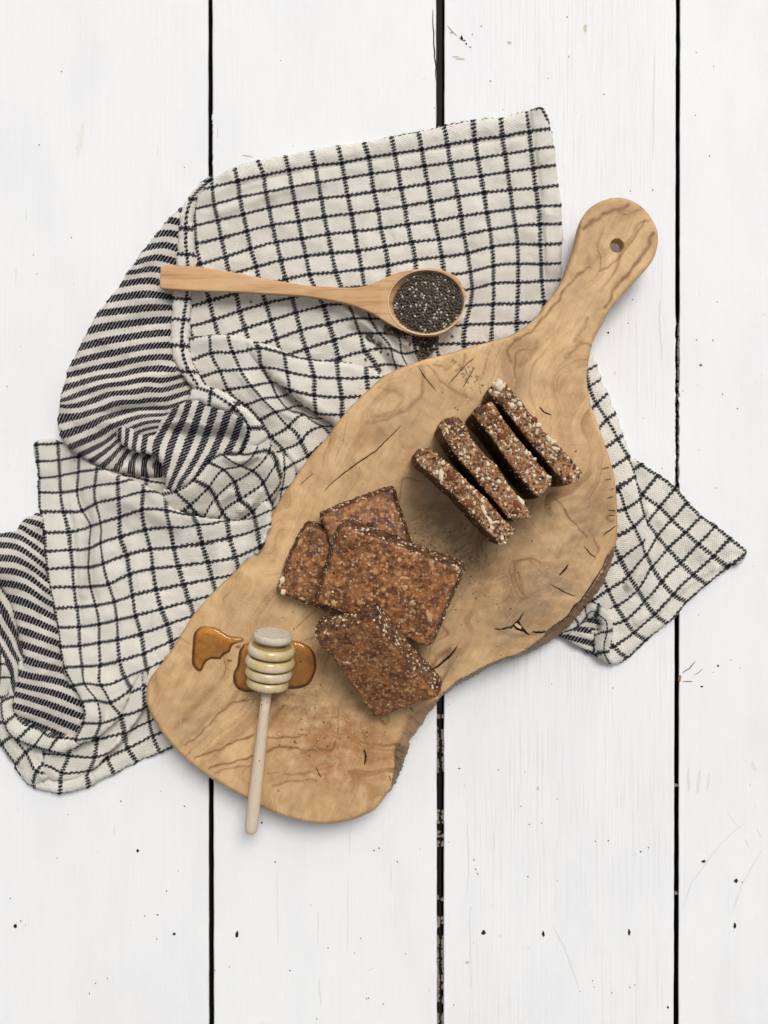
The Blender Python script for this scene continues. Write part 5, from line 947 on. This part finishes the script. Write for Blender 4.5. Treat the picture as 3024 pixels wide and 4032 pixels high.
# ---------------------------------------------------------------- granola bars
def mat_bar(kind):
    dk = .52 if kind == 'edge' else 1.0; kind = 'crumb' if kind == 'edge' else kind; m, t, b = new_mat('date_nut_'+kind, .42 if kind == 'face' else .6); p = geo_pos(t)  # edge is crumb with the shade of flat bar sides multiplied into its colour
    w1 = noise(t, p, 130, 4, .65); w2 = noise(t, p, 420, 4, .7, .4); vc = voro(t, p, 620, 'F1', 'Color'); vd = voro(t, p, 620); cx, cy, cz = sepxyz(t, vc)
    if kind == 'face':
        c = mix(t, w1.step(.40, .60), (.275, .110, .042), (.115, .045, .020)); c = mix(t, w2.step(.48, .66)*.85, c, (.47, .225, .088)); c = mix(t, noise(t, p, 230, 3, .6).step(.58, .72)*.45, c, (.065, .028, .014))
        c = mix(t, cx.gt(.84)*vd.step(.62, .3)*.75, c, (.52, .33, .19)); c = mix(t, cy.gt(.86)*vd.step(.6, .3)*.8, c, (.055, .030, .026))
        v3 = voro(t, p, 240, 'F1', 'Color'); v3d = voro(t, p, 240); ax, ay, az = sepxyz(t, v3); c = mix(t, ax.gt(.86)*v3d.step(.5, .15)*.8, c, (.50, .29, .13)); c = mix(t, ay.gt(.86)*v3d.step(.55, .1)*.6, c, (.085, .052, .048))
        bump(t, b, w2+vd*.5, .0003, .7)
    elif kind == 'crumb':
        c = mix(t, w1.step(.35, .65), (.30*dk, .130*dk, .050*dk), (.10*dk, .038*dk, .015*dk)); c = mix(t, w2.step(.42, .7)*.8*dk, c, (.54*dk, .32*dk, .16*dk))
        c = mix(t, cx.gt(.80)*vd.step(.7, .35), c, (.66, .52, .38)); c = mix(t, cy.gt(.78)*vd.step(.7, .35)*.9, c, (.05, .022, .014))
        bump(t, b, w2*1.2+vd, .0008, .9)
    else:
        c = mix(t, w1.step(.35, .65), (.11, .043, .016), (.05, .019, .008)); c = mix(t, w2.step(.5, .75)*.6, c, (.40, .20, .09)); bump(t, b, w2, .0004, .8)  # slice sides darkened in colour so the narrow gaps read as deep shade
    t.links.new(c, b.inputs['Base Color']); b.inputs['Specular IOR Level'].default_value = .18
    return m
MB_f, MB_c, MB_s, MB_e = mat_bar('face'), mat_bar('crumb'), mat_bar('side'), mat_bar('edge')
M_nut = flat_mat('pale_nut', (.74, .62, .44), .5, (300, .8)); M_tan = flat_mat('tan_nut', (.55, .34, .17), .5, (500, .7)); M_date = flat_mat('dark_date', (.055, .020, .010), .6, (300, 2.0)); M_choc = flat_mat('brown_date', (.20, .062, .020), .6, (300, .5)); M_ses = flat_mat('sesame', (.68, .57, .42), .5, (900, .8)); M_dkseed = flat_mat('dark_seed', (.035, .025, .02), .5)
BM = [M_ses, M_tan, M_dkseed, M_choc, M_nut]
def slab(outline, zc, d, label, mats=(0, 1), seed=0, top_bits=60, side_bits=260, step=6.5, nuts=(), bulge=.0009, topn=.00042, siden=.0007, strip=False, flare=0.0):
    poly = resample(np.array([q[:2] for q in outline]), step); poly = poly+rng.normal(0, .9, poly.shape)
    V, T = tri_poly(poly, step)
    if len(zc) == 1: zf = lambda x, y: np.full(len(x), zc[0])
    else:
        A_ = np.c_[[q[0] for q in zc], [q[1] for q in zc], np.ones(len(zc))]; pc = np.linalg.lstsq(A_, np.array([q[2] for q in zc]), rcond=None)[0]; zf = lambda x, y: pc[0]*x+pc[1]*y+pc[2]
    x, y = V.T; z = zf(x, y); W = Pn(x, y, z); d = np.array(d)
    dd = dist_poly(x, y, poly); q = np.clip(1-dd/9, 0, 1)
    up = -d/np.linalg.norm(d); n1 = fbm(W[:, 0]*420+seed, W[:, 1]*420, 3, 101+seed)
    W = W+up*((n1*topn*1.6)[:, None])-up*((q*q*.0008*(1+fbm(W[:, 0]*900, W[:, 1]*900, 2, 5)))[:, None])
    be = boundary_edges(T); idx = sorted({i for e in be for i in e}); nx = {a: b for a, b in be}; pv = {b: a for a, b in be}
    base = W[idx]; tn = W[[nx[i] for i in idx]]-W[[pv[i] for i in idx]]; on = np.cross(tn, -up); on /= np.linalg.norm(on, axis=1)[:, None]+1e-9
    cen = W.mean(0); sgn = np.sign(((base-cen)*on).sum()); on *= sgn
    K = 9 if not strip else 16; Ws = [W]; F = T.tolist(); MI = [mats[0]]*len(F); mp = {i: i for i in idx}; off = len(W); Ld = np.linalg.norm(d)
    per = np.zeros(len(idx)); order = {}; s_ = 0; i0 = idx[0]; cur = i0
    for _ in range(len(idx)):
        order[cur] = s_; s_ += np.linalg.norm(W[nx[cur]]-W[cur]); cur = nx[cur]
    per = np.array([order.get(i, 0) for i in idx])
    sidepts = []
    for r_ in range(1, K+1):
        t = r_/K; nn = fbm(per*450, np.full(len(idx), t*Ld*450+seed*3.1), 3, 111+seed)
        ring = base+d*t+on*((flare*min(1, t*1.6)**1.3+bulge*math.sin(math.pi*min(1, t*1.0))**.5+siden*1.5*nn*(math.sin(math.pi*t)**.5))[:, None])
        Ws.append(ring); mq = {i: off+k for k, i in enumerate(idx)}
        for a, b in be: F.append((mp[b], mp[a], mq[a], mq[b])); MI.append(mats[1])
        if r_ < K: sidepts.append((ring, on))
        mp = mq; off += len(idx)
    bot = W+d; inner = [i for i in range(len(W)) if i not in mp]; mb = dict(mp)
    for i in inner: mb[i] = off; off += 1
    Ws.append(bot[inner]); F += [(mb[c], mb[b], mb[a]) for a, b, c in T.tolist()]; MI += [mats[1]]*len(T)
    Wa = np.vstack(Ws)
    root = empty('granola_bar', tuple(Wa.mean(0))); tag(root, label, 'granola bar', 'granola bars on the wooden board')
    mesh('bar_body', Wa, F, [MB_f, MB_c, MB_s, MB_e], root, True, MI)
    r = random.Random(seed); it = []
    tri = W[T]; ar = np.linalg.norm(np.cross(tri[:, 1]-tri[:, 0], tri[:, 2]-tri[:, 0]), axis=1); cum = np.cumsum(ar)/ar.sum()
    for _ in range(top_bits):
        k = int(np.searchsorted(cum, r.random())); a, b = r.random(), r.random()
        if a+b > 1: a, b = 1-a, 1-b
        p = tri[k, 0]+(tri[k, 1]-tri[k, 0])*a+(tri[k, 2]-tri[k, 0])*b; u = r.random()
        if mats[0] == 1: mi = 0 if u < .20 else 4 if u < .28 else 1 if u < .58 else 2 if u < .74 else 3; s1 = r.uniform(.25, .95)*.001*(1.45 if mi == 4 else 1)
        else: mi = 0 if u < .50 else 1 if u < .7 else 2; s1 = r.uniform(.3, .62)*.001
        it.append((p-up*s1*(.25 if mats[0] == 1 else .42), (s1*r.uniform(.8, 1.5), s1*r.uniform(.5, .8), s1*.55), rot_rand(r, .5), mi))
    for _ in range(side_bits):
        ring, on_ = r.choice(sidepts); k = r.randrange(len(ring)); u = r.random(); mi = 0 if u < .38 else 4 if u < .45 else 1 if u < .72 else 2 if u < .8 else 3; s1 = r.uniform(.25, .9)*.001
        p = ring[k]-on_[k]*s1*.25+d*r.uniform(-.5, .5)/K; it.append((p, (s1*r.uniform(.8, 1.4), s1*r.uniform(.5, .8), s1*.6), rot_rand(r), mi))
    o = bits('seed_bits', it, BM, root, seed, 1, .24); o['kind'] = 'stuff'
    for (nxp, nyp, rx, ry, ang, kind) in nuts:
        zz = float(zf(np.array([nxp]), np.array([nyp]))[0]); c = np.array(P(nxp, nyp, zz)); k_ = (H-zz)/H*S
        iv, if_ = ico(3); q = iv.copy(); sd_ = r.random()*50
        nz = np.array([mnoise.noise(Vector(v)*1.7+Vector((sd_, 0, 0))) for v in q]); q = q*(1+(.28 if rx > 40 else .55)*nz[:, None])
        th = min(rx, ry)*(.55 if kind in 'nt' else .30); q = q*np.array([rx, ry, th])*k_; a = math.radians(-ang); R = np.array(Matrix.Rotation(a, 3, 'Z')); qz = np.array(Vector((0, 0, 1)).rotation_difference(Vector(up)).to_matrix())
        mt = {'n': M_nut, 't': M_tan, 'd': M_date, 'c': M_choc}[kind]; lift = {'n': .35, 't': .05, 'd': .12, 'c': .22}[kind]
        if kind in 'nt': nm = 'nut_piece'
        else: nm = 'date_piece'
        if not strip and kind != 'd' and lift > 0: lift = -.1 if mats[0] == 0 else lift
        mesh(nm, q@R.T@qz.T+c+up*th*k_*(lift-.45), if_, mt, root)
    return root
def zc(fn, pts): return [(*fn([(p[0], p[1])])[0], p[2]) for p in pts]
def nt_(fn, s_, L): return [(*fn([(a, b)])[0], rx*s_, ry*s_, an, k) for a, b, rx, ry, an, k in L]
kz = .5425
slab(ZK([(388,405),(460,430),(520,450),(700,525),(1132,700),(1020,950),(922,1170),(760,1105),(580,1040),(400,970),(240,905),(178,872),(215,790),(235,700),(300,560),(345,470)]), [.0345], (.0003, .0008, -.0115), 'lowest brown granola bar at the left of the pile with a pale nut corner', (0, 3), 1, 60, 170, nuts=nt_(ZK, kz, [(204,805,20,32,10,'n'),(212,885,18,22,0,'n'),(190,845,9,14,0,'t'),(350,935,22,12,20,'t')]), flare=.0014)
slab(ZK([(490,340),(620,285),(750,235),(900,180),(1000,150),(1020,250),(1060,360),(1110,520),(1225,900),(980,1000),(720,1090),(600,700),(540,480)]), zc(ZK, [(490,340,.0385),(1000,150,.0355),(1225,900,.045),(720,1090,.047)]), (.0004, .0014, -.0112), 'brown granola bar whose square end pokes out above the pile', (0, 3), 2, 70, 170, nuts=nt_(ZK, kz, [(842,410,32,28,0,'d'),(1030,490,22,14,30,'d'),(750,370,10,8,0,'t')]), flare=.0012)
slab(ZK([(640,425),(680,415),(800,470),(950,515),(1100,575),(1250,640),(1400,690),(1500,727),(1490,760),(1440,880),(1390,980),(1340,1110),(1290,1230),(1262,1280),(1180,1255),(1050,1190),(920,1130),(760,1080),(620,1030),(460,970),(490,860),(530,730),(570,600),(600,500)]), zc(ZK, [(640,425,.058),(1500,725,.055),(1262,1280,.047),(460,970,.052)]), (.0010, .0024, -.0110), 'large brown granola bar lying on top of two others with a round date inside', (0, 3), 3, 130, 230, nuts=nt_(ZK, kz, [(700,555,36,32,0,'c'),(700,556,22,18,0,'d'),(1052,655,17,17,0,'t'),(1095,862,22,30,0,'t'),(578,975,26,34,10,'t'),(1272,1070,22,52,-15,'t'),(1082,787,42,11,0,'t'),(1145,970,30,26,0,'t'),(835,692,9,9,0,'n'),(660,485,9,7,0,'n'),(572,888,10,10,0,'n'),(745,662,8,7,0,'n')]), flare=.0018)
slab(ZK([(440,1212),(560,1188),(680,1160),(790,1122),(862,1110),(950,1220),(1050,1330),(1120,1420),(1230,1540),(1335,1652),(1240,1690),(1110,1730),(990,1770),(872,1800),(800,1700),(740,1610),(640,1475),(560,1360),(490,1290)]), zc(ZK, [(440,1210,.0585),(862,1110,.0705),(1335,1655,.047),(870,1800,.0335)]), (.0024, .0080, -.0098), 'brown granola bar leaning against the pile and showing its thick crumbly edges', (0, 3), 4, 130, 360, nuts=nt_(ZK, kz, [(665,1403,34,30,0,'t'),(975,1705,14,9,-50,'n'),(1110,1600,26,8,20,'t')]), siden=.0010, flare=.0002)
sz = .48222
ZTOP = .066
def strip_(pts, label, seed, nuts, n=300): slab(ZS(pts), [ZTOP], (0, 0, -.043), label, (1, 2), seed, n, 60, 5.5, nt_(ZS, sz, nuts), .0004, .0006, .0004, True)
strip_([(168,705),(200,660),(300,645),(345,705),(410,745),(480,800),(560,880),(640,960),(700,1010),(760,1070),(860,1190),(930,1260),(992,1315),(985,1350),(940,1395),(890,1442),(850,1420),(740,1310),(640,1200),(560,1110),(500,1040),(400,960),(330,890),(280,845),(190,770)], 'thin granola slice standing on its long edge, nearest the stacked bars', 5,
       [(388,870,20,62,0,'n'),(400,775,20,22,0,'n'),(480,880,52,34,20,'c'),(440,905,26,18,0,'d'),(570,1010,34,22,20,'c'),(600,1110,48,30,30,'c'),(610,1130,22,14,30,'d'),(738,1165,16,48,-20,'n'),(780,1240,14,40,-30,'n'),(830,1255,34,9,-5,'n'),(565,930,12,18,0,'n'),(850,1340,34,22,0,'d'),(800,1300,26,14,50,'n'),(720,1080,12,16,0,'n')])
strip_([(372,475),(400,420),(510,385),(560,430),(600,490),(625,570),(690,640),(750,710),(820,770),(850,810),(920,920),(990,1010),(1050,1090),(1122,1180),(1110,1215),(990,1242),(940,1225),(850,1110),(720,960),(600,820),(500,700),(430,590)], 'second granola slice from the stacked bars with a round dark date at its tip', 6,
       [(440,436,30,26,0,'d'),(435,510,14,34,-20,'n'),(1040,1085,17,48,-35,'n'),(1005,1120,58,24,50,'c'),(985,1165,34,26,20,'d'),(770,785,14,18,0,'n'),(855,925,20,16,0,'n'),(640,690,28,16,40,'t'),(775,900,18,12,0,'n'),(910,930,10,14,0,'n'),(555,545,18,10,0,'n')])
strip_([(645,372),(690,320),(800,270),(840,320),(900,420),(990,540),(1080,650),(1150,740),(1230,830),(1298,905),(1280,960),(1215,1025),(1180,1060),(1120,990),(1040,900),(950,780),(860,650),(760,510),(690,430)], 'third granola slice from the stacked bars, on edge with dark date chunks', 7,
       [(700,348,46,34,-30,'d'),(770,345,14,48,-30,'c'),(800,400,34,26,0,'c'),(775,452,30,20,0,'d'),(885,550,44,36,0,'c'),(870,545,26,22,0,'d'),(872,402,14,14,0,'n'),(796,523,16,20,0,'n'),(1080,690,16,18,0,'n'),(960,600,12,12,0,'n'),(1255,885,12,16,0,'n'),(1150,740,18,12,0,'n')])
strip_([(788,200),(820,120),(880,95),(940,130),(990,210),(1060,290),(1120,370),(1200,480),(1290,580),(1400,680),(1480,770),(1542,850),(1520,900),(1440,945),(1395,945),(1300,820),(1200,700),(1080,560),(960,400),(850,270)], 'granola slice on edge, farthest from the stacked bars, topped by a large white nut', 8,
       [(862,140,52,44,0,'n'),(870,262,48,30,50,'d'),(905,290,40,10,50,'c'),(1030,290,20,26,-40,'n'),(965,302,20,24,0,'n'),(1140,420,34,26,30,'c'),(1182,465,24,18,0,'n'),(1266,578,18,28,-20,'n'),(1306,600,26,16,-30,'n'),(1322,656,30,18,10,'n'),(1175,622,24,14,0,'d'),(1070,385,12,18,0,'n'),(845,200,26,12,0,'n')])
# crumbs on the board
for x, y, rx, lab in [(*ZS([(640,1555)])[0], 9, 'pale crumb on the board between the slices and the leaning bar'), (*ZS([(688,1558)])[0], 5, 'smaller crumb just right of the pale crumb'), (*ZS([(727,135)])[0], 6, 'orange crumb above the white nut slice'), (*ZD([(1085,1152)])[0], 6, 'brown crumb right of the dipper stick'), (*ZD([(1222,1242)])[0], 6, 'brown crumb farthest from the dipper stick'), (*ZR([(235,708)])[0], 5, 'orange brown crumb below the pale crumb')]:
    o = bits('crumb', [((0, 0, 0), (rx*S*.95, rx*S*.75, rx*S*.5), rot_rand(random, .3), 0)], [M_tan], None, 3, 2, .12); o.location = P(x, y, BZ+rx*S*.4); tag(o, lab, 'crumb')

r_ = random.Random(31); it = []
for (cx, cy), sp, n_ in (((1700,2150),70,36), ((1900,2290),90,30), ((1620,2240),80,22), ((2110,2010),50,14), ((1860,1560),60,10), ((1530,2320),60,12), ((1250,2790),80,26), ((1130,2840),60,14), ((1330,2960),90,14), ((1180,2460),80,10), ((1420,2900),60,12), ((1880,2420),70,10), ((2230,1780),60,8), ((1480,1920),70,8), ((1740,2620),50,8)):
    for _ in range(n_):
        x, y = cx+r_.gauss(0, sp), cy+r_.gauss(0, sp); s1 = r_.uniform(.16, .48)*.001; it.append((P(x, y, BZ+s1*.4), (s1*r_.uniform(.8, 1.5), s1, s1*.6), rot_rand(r_, .4), r_.choice([0, 1, 1, 2, 2, 3])))
cb_ = bits('crumbs', it, [M_tan, M_choc, M_date, M_nut], None, 8, 1, .2); tag(cb_, 'tiny brown crumbs scattered over the board around the bars', 'crumbs', kind='stuff')
